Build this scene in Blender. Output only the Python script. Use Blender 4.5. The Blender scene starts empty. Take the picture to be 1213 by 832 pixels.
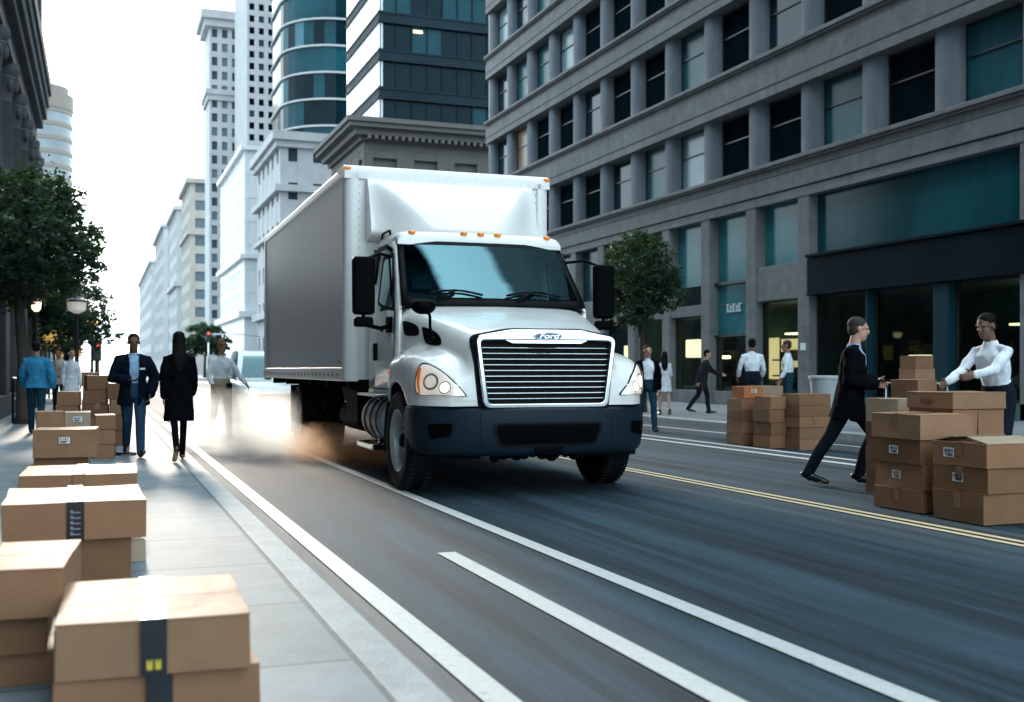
import bpy, bmesh, math, random
from mathutils import Vector, Matrix, noise
from mathutils.bvhtree import BVHTree
R = math.radians
sc = bpy.context.scene
COL = sc.collection
random.seed(11)

# ------------------------------------------------------------------ materials
MATS = {}
def _n(nt, t, **kw):
    n = nt.nodes.new(t)
    for k, v in kw.items(): setattr(n, k, v)
    return n
def mat(name, col, rough=0.6, metal=0.0, var=0.0, vscale=8.0, bump=0.0, bscale=60.0, spec=0.5, emit=None, estr=0.0,
        coat=0.0, col2=None, stretch=None, trans=0.0, rvar=0.0):
    """Procedural principled surface: noise-driven colour variation, roughness variation and bump."""
    if name in MATS: return MATS[name]
    m = bpy.data.materials.new(name); m.use_nodes = True
    nt = m.node_tree; b = nt.nodes['Principled BSDF']
    b.inputs['Roughness'].default_value = rough
    b.inputs['Metallic'].default_value = metal
    b.inputs['Specular IOR Level'].default_value = spec
    b.inputs['Coat Weight'].default_value = coat
    b.inputs['Coat Roughness'].default_value = 0.05
    if trans: b.inputs['Transmission Weight'].default_value = trans
    if emit:
        b.inputs['Emission Color'].default_value = (*emit, 1); b.inputs['Emission Strength'].default_value = estr
    tc = _n(nt, 'ShaderNodeTexCoord')
    mp = _n(nt, 'ShaderNodeMapping')
    if stretch: mp.inputs['Scale'].default_value = stretch
    nt.links.new(tc.outputs['Object'], mp.inputs['Vector'])
    c2 = col2 or tuple(max(0, c * (1 - var)) for c in col)
    c1 = col if col2 else tuple(min(1, c * (1 + var)) for c in col)
    if var or col2:
        ns = _n(nt, 'ShaderNodeTexNoise'); ns.inputs['Scale'].default_value = vscale
        ns.inputs['Detail'].default_value = 6; ns.inputs['Roughness'].default_value = 0.62
        nt.links.new(mp.outputs[0], ns.inputs['Vector'])
        rp = _n(nt, 'ShaderNodeValToRGB')
        rp.color_ramp.elements[0].position = 0.32; rp.color_ramp.elements[1].position = 0.68
        rp.color_ramp.elements[0].color = (*c2, 1); rp.color_ramp.elements[1].color = (*c1, 1)
        nt.links.new(ns.outputs['Fac'], rp.inputs['Fac']); nt.links.new(rp.outputs['Color'], b.inputs['Base Color'])
        if rvar:
            mr = _n(nt, 'ShaderNodeMapRange'); mr.inputs['To Min'].default_value = rough - rvar; mr.inputs['To Max'].default_value = rough + rvar
            nt.links.new(ns.outputs['Fac'], mr.inputs['Value']); nt.links.new(mr.outputs[0], b.inputs['Roughness'])
    else:
        b.inputs['Base Color'].default_value = (*col, 1)
    if bump:
        n2 = _n(nt, 'ShaderNodeTexNoise'); n2.inputs['Scale'].default_value = bscale; n2.inputs['Detail'].default_value = 5
        nt.links.new(mp.outputs[0], n2.inputs['Vector'])
        bp = _n(nt, 'ShaderNodeBump'); bp.inputs['Strength'].default_value = bump; bp.inputs['Distance'].default_value = 0.02
        nt.links.new(n2.outputs['Fac'], bp.inputs['Height']); nt.links.new(bp.outputs[0], b.inputs['Normal'])
    MATS[name] = m
    return m

def glass_mat(name, tint, reflect=0.15, rough=0.02, gcol=(1, 1, 1)):
    """See-through pane: tinted transparency under a fresnel-weighted mirror layer."""
    if name in MATS: return MATS[name]
    m = bpy.data.materials.new(name); m.use_nodes = True; nt = m.node_tree
    nt.nodes.remove(nt.nodes['Principled BSDF']); out = nt.nodes['Material Output']
    t = _n(nt, 'ShaderNodeBsdfTransparent'); t.inputs['Color'].default_value = (*tint, 1)
    g = _n(nt, 'ShaderNodeBsdfGlossy'); g.inputs['Roughness'].default_value = rough; g.inputs['Color'].default_value = (*gcol, 1)
    fr = _n(nt, 'ShaderNodeFresnel'); fr.inputs['IOR'].default_value = 1.5
    ad = _n(nt, 'ShaderNodeMath', operation='ADD'); ad.inputs[1].default_value = reflect; ad.use_clamp = True
    mx = _n(nt, 'ShaderNodeMixShader')
    nt.links.new(fr.outputs[0], ad.inputs[0]); nt.links.new(ad.outputs[0], mx.inputs[0])
    nt.links.new(t.outputs[0], mx.inputs[1]); nt.links.new(g.outputs[0], mx.inputs[2]); nt.links.new(mx.outputs[0], out.inputs[0])
    MATS[name] = m
    return m

# ------------------------------------------------------------------ mesh builder
class MB:
    def __init__(s): s.bm = bmesh.new()
    def v(s, p): return s.bm.verts.new(p)
    def face(s, ps, mi=0):
        f = s.bm.faces.new([s.v(p) for p in ps]); f.material_index = mi; return f
    def box(s, x0, x1, y0, y1, z0, z1, mi=0):
        a = [s.v(p) for p in ((x0,y0,z0),(x1,y0,z0),(x1,y1,z0),(x0,y1,z0),(x0,y0,z1),(x1,y0,z1),(x1,y1,z1),(x0,y1,z1))]
        for q in ((3,2,1,0),(4,5,6,7),(0,1,5,4),(1,2,6,5),(2,3,7,6),(3,0,4,7)):
            f = s.bm.faces.new([a[i] for i in q]); f.material_index = mi
        return a
    def rings(s, rings, mi=0, cap=True, closed=True):
        vs = [[s.v(p) for p in r] for r in rings]; n = len(vs[0])
        for a, b in zip(vs, vs[1:]):
            for i in range(n if closed else n - 1):
                j = (i + 1) % n
                try:
                    f = s.bm.faces.new((a[i], a[j], b[j], b[i])); f.material_index = mi
                except ValueError: pass
        if cap:
            for r in (list(reversed(vs[0])), vs[-1]):
                f = s.bm.faces.new(r); f.material_index = mi
        return vs
    def tube(s, pts, rad, seg=12, mi=0, ref=(1, 0, 0), round_ends=False):
        """Tapered tube along pts; rad = number or (r_side, r_depth) per point, side axis taken from ref."""
        pts = [Vector(p) for p in pts]
        if not isinstance(rad, (list, tuple)) or (len(rad) == 2 and len(pts) != 2): rad = [rad] * len(pts)
        rad = [r if isinstance(r, (list, tuple)) else (r, r) for r in rad]
        def tan(i):
            a = pts[max(0, i - 1)]; b = pts[min(len(pts) - 1, i + 1)]
            d = b - a
            return d.normalized() if d.length > 1e-9 else Vector((0, 0, 1))
        P, RR, T = [], [], []
        if round_ends:
            t = tan(0)
            for k in (0.98, 0.8, 0.45):
                P.append(pts[0] - t * min(rad[0]) * k); q = math.sqrt(1 - k * k); RR.append((rad[0][0] * q, rad[0][1] * q)); T.append(t)
        for i in range(len(pts)): P.append(pts[i]); RR.append(rad[i]); T.append(tan(i))
        if round_ends:
            t = tan(len(pts) - 1)
            for k in (0.45, 0.8, 0.98):
                P.append(pts[-1] + t * min(rad[-1]) * k); q = math.sqrt(1 - k * k); RR.append((rad[-1][0] * q, rad[-1][1] * q)); T.append(t)
        rg = []
        for p, r, t in zip(P, RR, T):
            u = Vector(ref) - t * t.dot(Vector(ref))
            if u.length < 0.05: u = Vector((0, 1, 0)) - t * t.y
            u.normalize(); w = t.cross(u)
            rg.append([p + u * (r[0] * math.cos(2 * math.pi * i / seg)) + w * (r[1] * math.sin(2 * math.pi * i / seg)) for i in range(seg)])
        return s.rings(rg, mi)
    def ell(s, c, r, rot=None, seg=14, mi=0):
        c = Vector(c); rg = []
        M = rot or Matrix.Identity(3)
        for k in range(1, 9):
            a = math.pi * k / 9
            rg.append([c + M @ Vector((r[0] * math.sin(a) * math.cos(2 * math.pi * i / seg), r[1] * math.sin(a) * math.sin(2 * math.pi * i / seg), -r[2] * math.cos(a))) for i in range(seg)])
        s.rings(rg, mi)
    def lathe(s, prof, seg=24, axis='z', c=(0, 0, 0), mi=0, cap=True):
        rg = []
        for r, h in prof:
            ring = []
            for i in range(seg):
                a = 2 * math.pi * i / seg
                if axis == 'z': p = (r * math.cos(a), r * math.sin(a), h)
                elif axis == 'x': p = (h, r * math.cos(a), r * math.sin(a))
                else: p = (r * math.cos(a), h, r * math.sin(a))
                ring.append(Vector(p) + Vector(c))
            rg.append(ring)
        s.rings(rg, mi, cap)
    def extr(s, poly, axis, a, b, mi=0):
        """Extrude a 2-D polygon along an axis: 'x' -> poly is (y,z); 'y' -> (x,z); 'z' -> (x,y)."""
        def P(p, h): return {'x': (h, p[0], p[1]), 'y': (p[0], h, p[1]), 'z': (p[0], p[1], h)}[axis]
        s.rings([[P(p, a) for p in poly], [P(p, b) for p in poly]], mi)
    def build(s, name, mats, parent=None, smooth=False, bevel=0, seg=2, auto=None, loc=None, subsurf=0, fix=True):
        if fix:
            bmesh.ops.remove_doubles(s.bm, verts=s.bm.verts, dist=1e-5)
            bmesh.ops.recalc_face_normals(s.bm, faces=s.bm.faces)
        me = bpy.data.meshes.new(name); s.bm.to_mesh(me); s.bm.free()
        return link(name, me, mats, parent, smooth, bevel, seg, auto, loc, subsurf)

def link(name, me, mats, parent=None, smooth=False, bevel=0, seg=2, auto=None, loc=None, subsurf=0):
    o = bpy.data.objects.new(name, me); COL.objects.link(o)
    for m in (mats if isinstance(mats, (list, tuple)) else [mats]):
        if not me.materials or m not in list(me.materials): me.materials.append(m)
    if parent: o.parent = parent
    if loc: o.location = loc
    if bevel:
        b = o.modifiers.new('bevel', 'BEVEL'); b.width = bevel; b.segments = seg; b.limit_method = 'ANGLE'; b.angle_limit = R(32)
        b.harden_normals = False
    if subsurf:
        ss = o.modifiers.new('sub', 'SUBSURF'); ss.levels = subsurf; ss.render_levels = subsurf
    if smooth: me.shade_smooth()
    if auto:
        me.shade_smooth(); me.set_sharp_from_angle(angle=R(auto))
    return o

def tag(o, label=None, cat=None, group=None, kind=None):
    if label: o['label'] = label
    if cat: o['category'] = cat
    if group: o['group'] = group
    if kind: o['kind'] = kind
    return o
def empty(name, loc, label, cat, group=None, rz=0):
    o = bpy.data.objects.new(name, None); COL.objects.link(o); o.location = loc; o.rotation_euler = (0, 0, rz)
    o.empty_display_size = 0.2
    return tag(o, label, cat, group)
def copy_tree(o, parent=None):
    c = o.copy(); COL.objects.link(c); c.parent = parent
    for ch in o.children: copy_tree(ch, c)
    return c
def lerpt(tab, x):
    if x <= tab[0][0]: return tab[0][1]
    for (a, fa), (b, fb) in zip(tab, tab[1:]):
        if x <= b:
            t = (x - a) / (b - a); t = t * t * (3 - 2 * t) if False else t
            return fa + (fb - fa) * t
    return tab[-1][1]
def catmull(pts, n):
    pts = [Vector(p) for p in pts]
    out = []; m = len(pts) - 1
    for k in range(n + 1):
        u = k / n * m; i = min(int(u), m - 1); t = u - i
        p0 = pts[max(i - 1, 0)]; p1 = pts[i]; p2 = pts[i + 1]; p3 = pts[min(i + 2, m)]
        out.append(0.5 * ((2 * p1) + (p2 - p0) * t + (2 * p0 - 5 * p1 + 4 * p2 - p3) * t * t + (3 * p1 - p0 - 3 * p2 + p3) * t ** 3))
    return out

# ------------------------------------------------------------------ camera, sky, sun
CAMH = 1.22
cd = bpy.data.cameras.new('camera'); cam = bpy.data.objects.new('camera', cd); COL.objects.link(cam)
cam.location = (0, 0, CAMH); cam.rotation_euler = (R(90), 0, R(-20.6))
cd.sensor_width = 36; cd.lens = 1300 / 1213 * 36; cd.shift_y = 22 / 1213
cd.clip_start = 0.05; cd.clip_end = 5000
cd.dof.use_dof = True; cd.dof.focus_distance = 11.0; cd.dof.aperture_fstop = 2.2
sc.camera = cam
sc.view_settings.view_transform = 'Standard'; sc.view_settings.look = 'None'; sc.view_settings.exposure = 0
sc.cycles.use_denoising = True
sc.cycles.max_bounces = 8; sc.cycles.transparent_max_bounces = 12; sc.cycles.volume_bounces = 10
sc.cycles.sample_clamp_indirect = 6
try: sc.cycles.use_fast_gi = False
except Exception: pass

SUN_EL, SUN_AZ = 16.0, 0.3        # low sun down the street, a little to the left of the street axis
w = bpy.data.worlds.new('World'); sc.world = w; w.use_nodes = True
nt = w.node_tree; bg = nt.nodes['Background']
sky = nt.nodes.new('ShaderNodeTexSky'); sky.sky_type = 'NISHITA'; sky.sun_disc = False
sky.sun_elevation = R(SUN_EL); sky.sun_rotation = R(SUN_AZ); sky.air_density = 1.4; sky.dust_density = 4.0; sky.ozone_density = 2.0
# thin bright overcast veil over the clear sky
veil = nt.nodes.new('ShaderNodeMix'); veil.data_type = 'RGBA'; veil.inputs['Factor'].default_value = 0.84
veil.inputs['B'].default_value = (21.5, 27.6, 31.0, 1)
nt.links.new(sky.outputs[0], veil.inputs['A']); nt.links.new(veil.outputs['Result'], bg.inputs['Color'])
bg.inputs['Strength'].default_value = 0.12
sd = bpy.data.lights.new('sun', 'SUN'); so = bpy.data.objects.new('sun', sd); COL.objects.link(so)
sd.energy = 2.9; sd.angle = R(5.0); sd.color = (1.0, 0.88, 0.74)
dirv = Vector((math.sin(R(SUN_AZ)) * math.cos(R(SUN_EL)), math.cos(R(SUN_AZ)) * math.cos(R(SUN_EL)), math.sin(R(SUN_EL))))
so.rotation_euler = dirv.to_track_quat('Z', 'Y').to_euler(); so.location = (0, 40, 30)

# ------------------------------------------------------------------ shared materials
def asphalt():
    m = bpy.data.materials.new('asphalt'); m.use_nodes = True; nt = m.node_tree; b = nt.nodes['Principled BSDF']
    tc = _n(nt, 'ShaderNodeTexCoord')
    def nz(scale, st=None, det=6):
        mp = _n(nt, 'ShaderNodeMapping')
        if st: mp.inputs['Scale'].default_value = st
        nt.links.new(tc.outputs['Object'], mp.inputs[0])
        n = _n(nt, 'ShaderNodeTexNoise'); n.inputs['Scale'].default_value = scale; n.inputs['Detail'].default_value = det
        n.inputs['Roughness'].default_value = 0.65
        nt.links.new(mp.outputs[0], n.inputs['Vector']); return n
    grain = nz(55); streak = nz(1.0, (3.2, 0.10, 1), 8); patch = nz(0.55); fine = nz(9, (1, 0.12, 1))
    def ramp(n, a, b_, c0, c1):
        r = _n(nt, 'ShaderNodeValToRGB'); r.color_ramp.elements[0].position = a; r.color_ramp.elements[1].position = b_
        r.color_ramp.elements[0].color = (c0, c0, c0, 1); r.color_ramp.elements[1].color = (c1, c1, c1, 1)
        nt.links.new(n.outputs['Fac'], r.inputs[0]); return r
    def mul(a, b_):
        x = _n(nt, 'ShaderNodeMix'); x.data_type = 'RGBA'; x.blend_type = 'MULTIPLY'; x.inputs['Factor'].default_value = 1
        nt.links.new(a, x.inputs['A']); nt.links.new(b_, x.inputs['B']); return x.outputs['Result']
    base = _n(nt, 'ShaderNodeRGB'); base.outputs[0].default_value = (0.031, 0.056, 0.075, 1)
    o = mul(base.outputs[0], ramp(streak, .38, .60, .34, 1.25).outputs[0])
    o = mul(o, ramp(patch, .3, .7, .82, 1.12).outputs[0])
    o = mul(o, ramp(grain, .3, .7, .72, 1.25).outputs[0])
    o = mul(o, ramp(fine, .3, .7, .85, 1.12).outputs[0])
    nt.links.new(o, b.inputs['Base Color'])
    rr = _n(nt, 'ShaderNodeMapRange'); rr.inputs['To Min'].default_value = .62; rr.inputs['To Max'].default_value = .85
    nt.links.new(streak.outputs['Fac'], rr.inputs['Value']); nt.links.new(rr.outputs[0], b.inputs['Roughness'])
    b.inputs['Specular IOR Level'].default_value = .22
    bp = _n(nt, 'ShaderNodeBump'); bp.inputs['Strength'].default_value = .5; bp.inputs['Distance'].default_value = .006
    nt.links.new(grain.outputs['Fac'], bp.inputs['Height']); nt.links.new(bp.outputs[0], b.inputs['Normal'])
    return m
def paving(name, col, px, py, ox=0., oy=0., joint=.012, dark=.42):
    """Concrete flags: joints drawn by the procedural brick grid, tone varies slab by slab."""
    m = bpy.data.materials.new(name); m.use_nodes = True; nt = m.node_tree; b = nt.nodes['Principled BSDF']
    tc = _n(nt, 'ShaderNodeTexCoord'); mp = _n(nt, 'ShaderNodeMapping'); mp.inputs['Location'].default_value = (ox, oy, 0)
    nt.links.new(tc.outputs['Object'], mp.inputs[0])
    br = _n(nt, 'ShaderNodeTexBrick'); br.offset = 0.0; br.squash = 1.0
    br.inputs['Scale'].default_value = 1; br.inputs['Brick Width'].default_value = px; br.inputs['Row Height'].default_value = py
    br.inputs['Mortar Size'].default_value = joint; br.inputs['Mortar Smooth'].default_value = .3
    br.inputs['Color1'].default_value = (*col, 1); br.inputs['Color2'].default_value = (*[c * .84 for c in col], 1)
    br.inputs['Mortar'].default_value = (*[c * dark for c in col], 1)
    nt.links.new(mp.outputs[0], br.inputs['Vector'])
    n = _n(nt, 'ShaderNodeTexNoise'); n.inputs['Scale'].default_value = 2.2; n.inputs['Detail'].default_value = 9; n.inputs['Roughness'].default_value = .7
    nt.links.new(tc.outputs['Object'], n.inputs['Vector'])
    rp = _n(nt, 'ShaderNodeValToRGB'); rp.color_ramp.elements[0].position = .3; rp.color_ramp.elements[1].position = .7
    rp.color_ramp.elements[0].color = (.68, .70, .72, 1); rp.color_ramp.elements[1].color = (1.1, 1.1, 1.1, 1)
    nt.links.new(n.outputs['Fac'], rp.inputs[0])
    x = _n(nt, 'ShaderNodeMix'); x.data_type = 'RGBA'; x.blend_type = 'MULTIPLY'; x.inputs['Factor'].default_value = 1
    nt.links.new(br.outputs['Color'], x.inputs['A']); nt.links.new(rp.outputs[0], x.inputs['B'])
    nt.links.new(x.outputs['Result'], b.inputs['Base Color'])
    b.inputs['Roughness'].default_value = .7
    g = _n(nt, 'ShaderNodeTexNoise'); g.inputs['Scale'].default_value = 70; g.inputs['Detail'].default_value = 4
    nt.links.new(tc.outputs['Object'], g.inputs['Vector'])
    su = _n(nt, 'ShaderNodeMath', operation='MULTIPLY_ADD'); su.inputs[1].default_value = .25
    inv = _n(nt, 'ShaderNodeMath', operation='MULTIPLY'); inv.inputs[1].default_value = -1.0
    nt.links.new(br.outputs['Fac'], inv.inputs[0]); nt.links.new(g.outputs['Fac'], su.inputs[0]); nt.links.new(inv.outputs[0], su.inputs[2])
    bp = _n(nt, 'ShaderNodeBump'); bp.inputs['Strength'].default_value = .45; bp.inputs['Distance'].default_value = .01
    nt.links.new(su.outputs[0], bp.inputs['Height']); nt.links.new(bp.outputs[0], b.inputs['Normal'])
    return m
def road_paint(name, col):
    """Worn thermoplastic line: paint chips away through a noise mask to dark road."""
    m = bpy.data.materials.new(name); m.use_nodes = True; nt = m.node_tree; b = nt.nodes['Principled BSDF']
    tc = _n(nt, 'ShaderNodeTexCoord'); n = _n(nt, 'ShaderNodeTexNoise'); n.inputs['Scale'].default_value = 22; n.inputs['Detail'].default_value = 8
    n.inputs['Roughness'].default_value = .75
    nt.links.new(tc.outputs['Object'], n.inputs['Vector'])
    rp = _n(nt, 'ShaderNodeValToRGB'); e = rp.color_ramp.elements
    e[0].position = .30; e[0].color = (.10, .115, .12, 1); e[1].position = .40; e[1].color = (*[c * .86 for c in col], 1)
    e2 = rp.color_ramp.elements.new(.7); e2.color = (*col, 1)
    nt.links.new(n.outputs['Fac'], rp.inputs[0]); nt.links.new(rp.outputs[0], b.inputs['Base Color']); b.inputs['Roughness'].default_value = .55
    return m
def cardboard(name, col):
    m = bpy.data.materials.new(name); m.use_nodes = True; nt = m.node_tree; b = nt.nodes['Principled BSDF']
    tc = _n(nt, 'ShaderNodeTexCoord')
    oi = _n(nt, 'ShaderNodeObjectInfo')
    n = _n(nt, 'ShaderNodeTexNoise'); n.inputs['Scale'].default_value = 5; n.inputs['Detail'].default_value = 7
    mp = _n(nt, 'ShaderNodeMapping'); mp.inputs['Scale'].default_value = (1, 1, 1.3)
    nt.links.new(tc.outputs['Object'], mp.inputs[0]); nt.links.new(mp.outputs[0], n.inputs['Vector'])
    rp = _n(nt, 'ShaderNodeValToRGB'); rp.color_ramp.elements[0].position = .3; rp.color_ramp.elements[1].position = .72
    rp.color_ramp.elements[0].color = (*[c * .92 for c in col], 1); rp.color_ramp.elements[1].color = (*[c * 1.06 for c in col], 1)
    nt.links.new(n.outputs['Fac'], rp.inputs[0])
    hs = _n(nt, 'ShaderNodeHueSaturation')
    mr = _n(nt, 'ShaderNodeMapRange'); mr.inputs['To Min'].default_value = .82; mr.inputs['To Max'].default_value = 1.15
    nt.links.new(oi.outputs['Random'], mr.inputs['Value']); nt.links.new(mr.outputs[0], hs.inputs['Value'])
    nt.links.new(rp.outputs[0], hs.inputs['Color']); nt.links.new(hs.outputs[0], b.inputs['Base Color'])
    b.inputs['Roughness'].default_value = .6; b.inputs['Specular IOR Level'].default_value = .2
    wv = _n(nt, 'ShaderNodeTexNoise'); wv.inputs['Scale'].default_value = 6; wv.inputs['Detail'].default_value = 5
    nt.links.new(tc.outputs['Object'], wv.inputs['Vector'])
    bp = _n(nt, 'ShaderNodeBump'); bp.inputs['Strength'].default_value = .28; bp.inputs['Distance'].default_value = .03
    nt.links.new(wv.outputs['Fac'], bp.inputs['Height']); nt.links.new(bp.outputs[0], b.inputs['Normal'])
    return m
M_ASPH = asphalt()
M_WALK = paving('pavement_flags', (.20, .24, .26), 1.7, 1.15, .75, .3)
M_WALKR = paving('pavement_right', (.20, .23, .25), 1.5, 1.5)
M_KERB = mat('kerb_stone', (.30, .325, .335), .7, var=.16, vscale=3.5, bump=.4, bscale=50)
M_WHITE = road_paint('white_road_paint', (.60, .60, .57))
M_YELL = road_paint('cream_yellow_road_paint', (.62, .50, .31))
M_CARD = [cardboard('cardboard_%d' % i, c) for i, c in enumerate([(.27, .137, .074), (.30, .165, .095), (.21, .105, .055), (.40, .30, .21)])]
M_SEAM = mat('carton_seam', (.10, .055, .03), .9)
M_TAPECLR = mat('clear_packing_tape', (.62, .52, .42), .18, var=.08, vscale=20, coat=.5)
M_TAPEBLK = mat('black_packing_tape', (.012, .013, .017), .28, coat=.3, var=.2, vscale=12)
M_TAPEYEL = mat('yellow_tape_print', (.62, .45, .04), .4, var=.1)
M_TAPEBRN = mat('brown_packing_tape', (.27, .145, .075), .25, coat=.4, var=.1)
M_PAPER = mat('label_paper', (.74, .75, .76), .6, var=.05)
M_INK = mat('label_ink', (.03, .03, .035), .6, var=.1)
M_INKLT = mat('label_ink_grey', (.22, .24, .28), .6, var=.1)
M_BLKPL = mat('black_plastic', (.004, .005, .006), .5, spec=.08, var=.2, vscale=30, bump=.05, bscale=300)
M_RUB = mat('tyre_rubber', (.007, .007, .008), .75, spec=.2, var=.25, vscale=20, bump=.15, bscale=120)
M_DARK = mat('underbody_black', (.005, .005, .006), .7, spec=.15, var=.4, vscale=6, bump=.2)
M_CHROME = mat('chrome', (.82, .84, .86), .08, 1.0, var=.03)
M_ALU = mat('brushed_aluminium', (.62, .64, .66), .32, 1.0, var=.08, vscale=30)
M_GREYMET = mat('grey_painted_metal', (.30, .33, .36), .45, .3, var=.12)
# ------------------------------------------------------------------ ground, road, pavements, markings
def sheet(name, x0, x1, y0, y1, z, m, parent=None, kind='structure'):
    b = MB(); b.face([(x0, y0, z), (x1, y0, z), (x1, y1, z), (x0, y1, z)]); o = b.build(name, m, parent)
    if kind and not parent: o['kind'] = kind
    return o
M_EARTH = mat('far_ground', (.20, .21, .21), .9, var=.2, vscale=.2)
sheet('ground', -1500, 1500, -300, 2600, -.02, M_EARTH)
sheet('road', -.2, 13, -20, 900, 0, M_ASPH)
ZL, ZR = .07, .14
KX = 1.16                                  # road edge of the left kerb
b = MB(); b.box(-2.6, .955, -20, 900, -.3, ZL); tag(b.build('pavement', M_WALK), kind='structure')
b = MB(); b.box(.962, KX, -20, 900, -.3, ZL - .002); tag(b.build('kerb', M_KERB, bevel=.018, seg=3), kind='structure')
# dirty gutter strip of older concrete between kerb and edge line
M_GUT = mat('gutter_concrete', (.13, .14, .145), .75, col2=(.055, .062, .068), vscale=3.0, stretch=(3, .25, 1), bump=.3, bscale=80)
sheet('gutter', KX - .01, 1.305, -20, 900, .004, M_GUT)
b = MB(); b.box(12.22, 45, -20, 900, -.3, ZR); tag(b.build('pavement', M_WALKR), kind='structure')
b = MB(); b.box(12.0, 12.215, -20, 900, -.3, ZR - .002); tag(b.build('kerb', M_KERB, bevel=.018, seg=3), kind='structure')
for nm, x0, x1, y0, y1, m in (('edge_line', 1.315, 1.445, -5, 400, M_WHITE), ('lane_line', 2.745, 2.865, -5, 400, M_WHITE),
                              ('lane_dash', 2.09, 2.215, 1.5, 6.97, M_WHITE),
                              ('centre_line', 5.92, 5.99, -5, 400, M_YELL), ('centre_line', 6.05, 6.12, -5, 400, M_YELL),
                              ('bay_line', 8.93, 9.07, -5, 300, M_WHITE), ('bay_line', 9.4, 9.52, -5, 300, M_WHITE), ('bay_line', 11.1, 11.22, 12, 300, M_WHITE)):
    sheet(nm, x0, x1, y0, y1, .008, m)

# ------------------------------------------------------------------ building helpers
def stone(name, c, rough=.8, var=.12, vs=.35):
    return mat(name, c, rough, var=var, vscale=vs, bump=.12, bscale=12)
PANE = [mat('pane_dark', (.004, .010, .014), .2, spec=.0, var=.5, vscale=.5),
        mat('pane_teal', (.016, .085, .105), .22, spec=.2, var=.35, vscale=.6, stretch=(1, 1, .5)),
        mat('pane_blue', (.006, .026, .040), .1, spec=.25, var=.5, vscale=.4),
        mat('pane_pale', (.16, .25, .28), .2, spec=.4, var=.2, vscale=.5),
        mat('pane_warm', (.10, .075, .05), .3, var=.5, vscale=1.2, emit=(1, .62, .28), estr=.06)]
M_FRAME = mat('window_frame_dark', (.03, .036, .042), .4, .4, var=.1)
_pc = {}
def pane_copy(key, sx, sy, loc, m, parent, name='window'):
    """A single window pane facing -X ('W'), -Y ('S') or +X ('E'); panes of one size share their mesh."""
    k = (key, round(sx, 3), round(sy, 3), m.name)
    if k not in _pc:
        b = MB(); h = sx / 2
        if key == 'W': b.face([(0, h, 0), (0, -h, 0), (0, -h, sy), (0, h, sy)])
        elif key == 'E': b.face([(0, -h, 0), (0, h, 0), (0, h, sy), (0, -h, sy)])
        else: b.face([(-h, 0, 0), (h, 0, 0), (h, 0, sy), (-h, 0, sy)])
        me = bpy.data.meshes.new('window_pane'); b.bm.to_mesh(me); b.bm.free(); me.materials.append(m); _pc[k] = me
    o = bpy.data.objects.new(name, _pc[k]); COL.objects.link(o); o.parent = parent; o.location = loc
    return o

def grid(bw, face, at, a0, a1, z0, z1, cols, rows, pw, sh, dep, root, panes, wts, top=.0, cap=100, skip=None):
    """Wall grid of piers and spandrels on one face with a recessed pane in each opening.
    face 'W'/'E' lies on x = at and runs along y; 'S' lies on y = at and runs along x."""
    cw = (a1 - a0) / cols; rh = (z1 - z0) / rows; P = pw * cw; S = sh * rh
    def bx(p0, p1, q0, q1, off=0.0):
        if face == 'W': bw.box(at + off, at + dep, p0, p1, q0, q1)
        elif face == 'E': bw.box(at - dep, at - off, p0, p1, q0, q1)
        else: bw.box(p0, p1, at + off, at + dep, q0, q1)
    for i in range(cols + 1):
        c = a0 + i * cw
        bx(max(a0, c - P / 2), min(a1, c + P / 2), z0, z1)
    for r in range(rows + 1):
        c = z0 + r * rh
        bx(a0, a1, max(z0, c - S / 2), min(z1, c + S / 2), .03)
    rn = random.Random(int(a0 * 7 + z1 * 13)); n = 0
    for r in range(rows - 1, -1, -1):
        for i in range(cols):
            if skip and skip(i, r): continue
            n += 1
            m = rn.choices(panes, wts)[0]
            ca = a0 + (i + .5) * cw; zb = z0 + r * rh + S / 2 - .02; hh = rh - S + .04; ww = cw - P + .04
            d = dep - .03
            loc = (at + d, ca, zb) if face == 'W' else ((at - d, ca, zb) if face == 'E' else (ca, at + d, zb))
            if root: pane_copy(face, ww, hh, (loc[0] - root.location.x, loc[1] - root.location.y, loc[2]), m, root)

def ring_cornice(b, x0, x1, y0, y1, z, h, out, mi=0):
    b.box(x0 - out, x1 + out, y0 - out, y1 + out, z, z + h, mi)
def rel(b, root):
    bmesh.ops.translate(b.bm, vec=-Vector(root.location), verts=b.bm.verts); return b

def block(name, label, x0, x1, y0, y1, h, wall, west=None, south=None, panes=(PANE[0],), wts=(1,), dep=.35, cornices=(), z0=0, cat='building', group=None, extra=None, crown=None, skip=None):
    root = empty(name, (x0, y0, 0), label, cat, group)
    b = MB(); b.box(x0 + dep, x1, y0 + dep, y1, z0, h - .01)
    if west:
        c, r, pw, sh, za = west; grid(b, 'W', x0, y0 + .03, y1, za, h, c, r, pw, sh, dep, root, panes, wts)
        if za > z0: b.box(x0, x0 + dep, y0 + .03, y1, z0, za - .002)
    else: b.box(x0, x0 + dep, y0 + .03, y1, z0, h)
    if south:
        c, r, pw, sh, za = south; grid(b, 'S', y0, x0 + .03, x1, za, h, c, r, pw, sh, dep, root, panes, wts, skip=skip)
        if za > z0: b.box(x0 + .03, x1, y0, y0 + dep, z0, za - .002)
    else: b.box(x0 + .03, x1, y0, y0 + dep, z0, h)
    rel(b, root).build('wall', wall, root, fix=False)
    if cornices:
        b = MB()
        for z, hh, out in cornices: ring_cornice(b, x0, x1, y0, y1, z, hh, out)
        rel(b, root).build('cornice', wall, root, fix=False)
    # roof-top plant and parapet
    if crown:
        b = MB(); b.box(x0 + 2, x1 - 3, y0 + 2, y1 - 2, h, h + crown); rel(b, root).build('roof_house', wall, root, fix=False)
    return root

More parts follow.
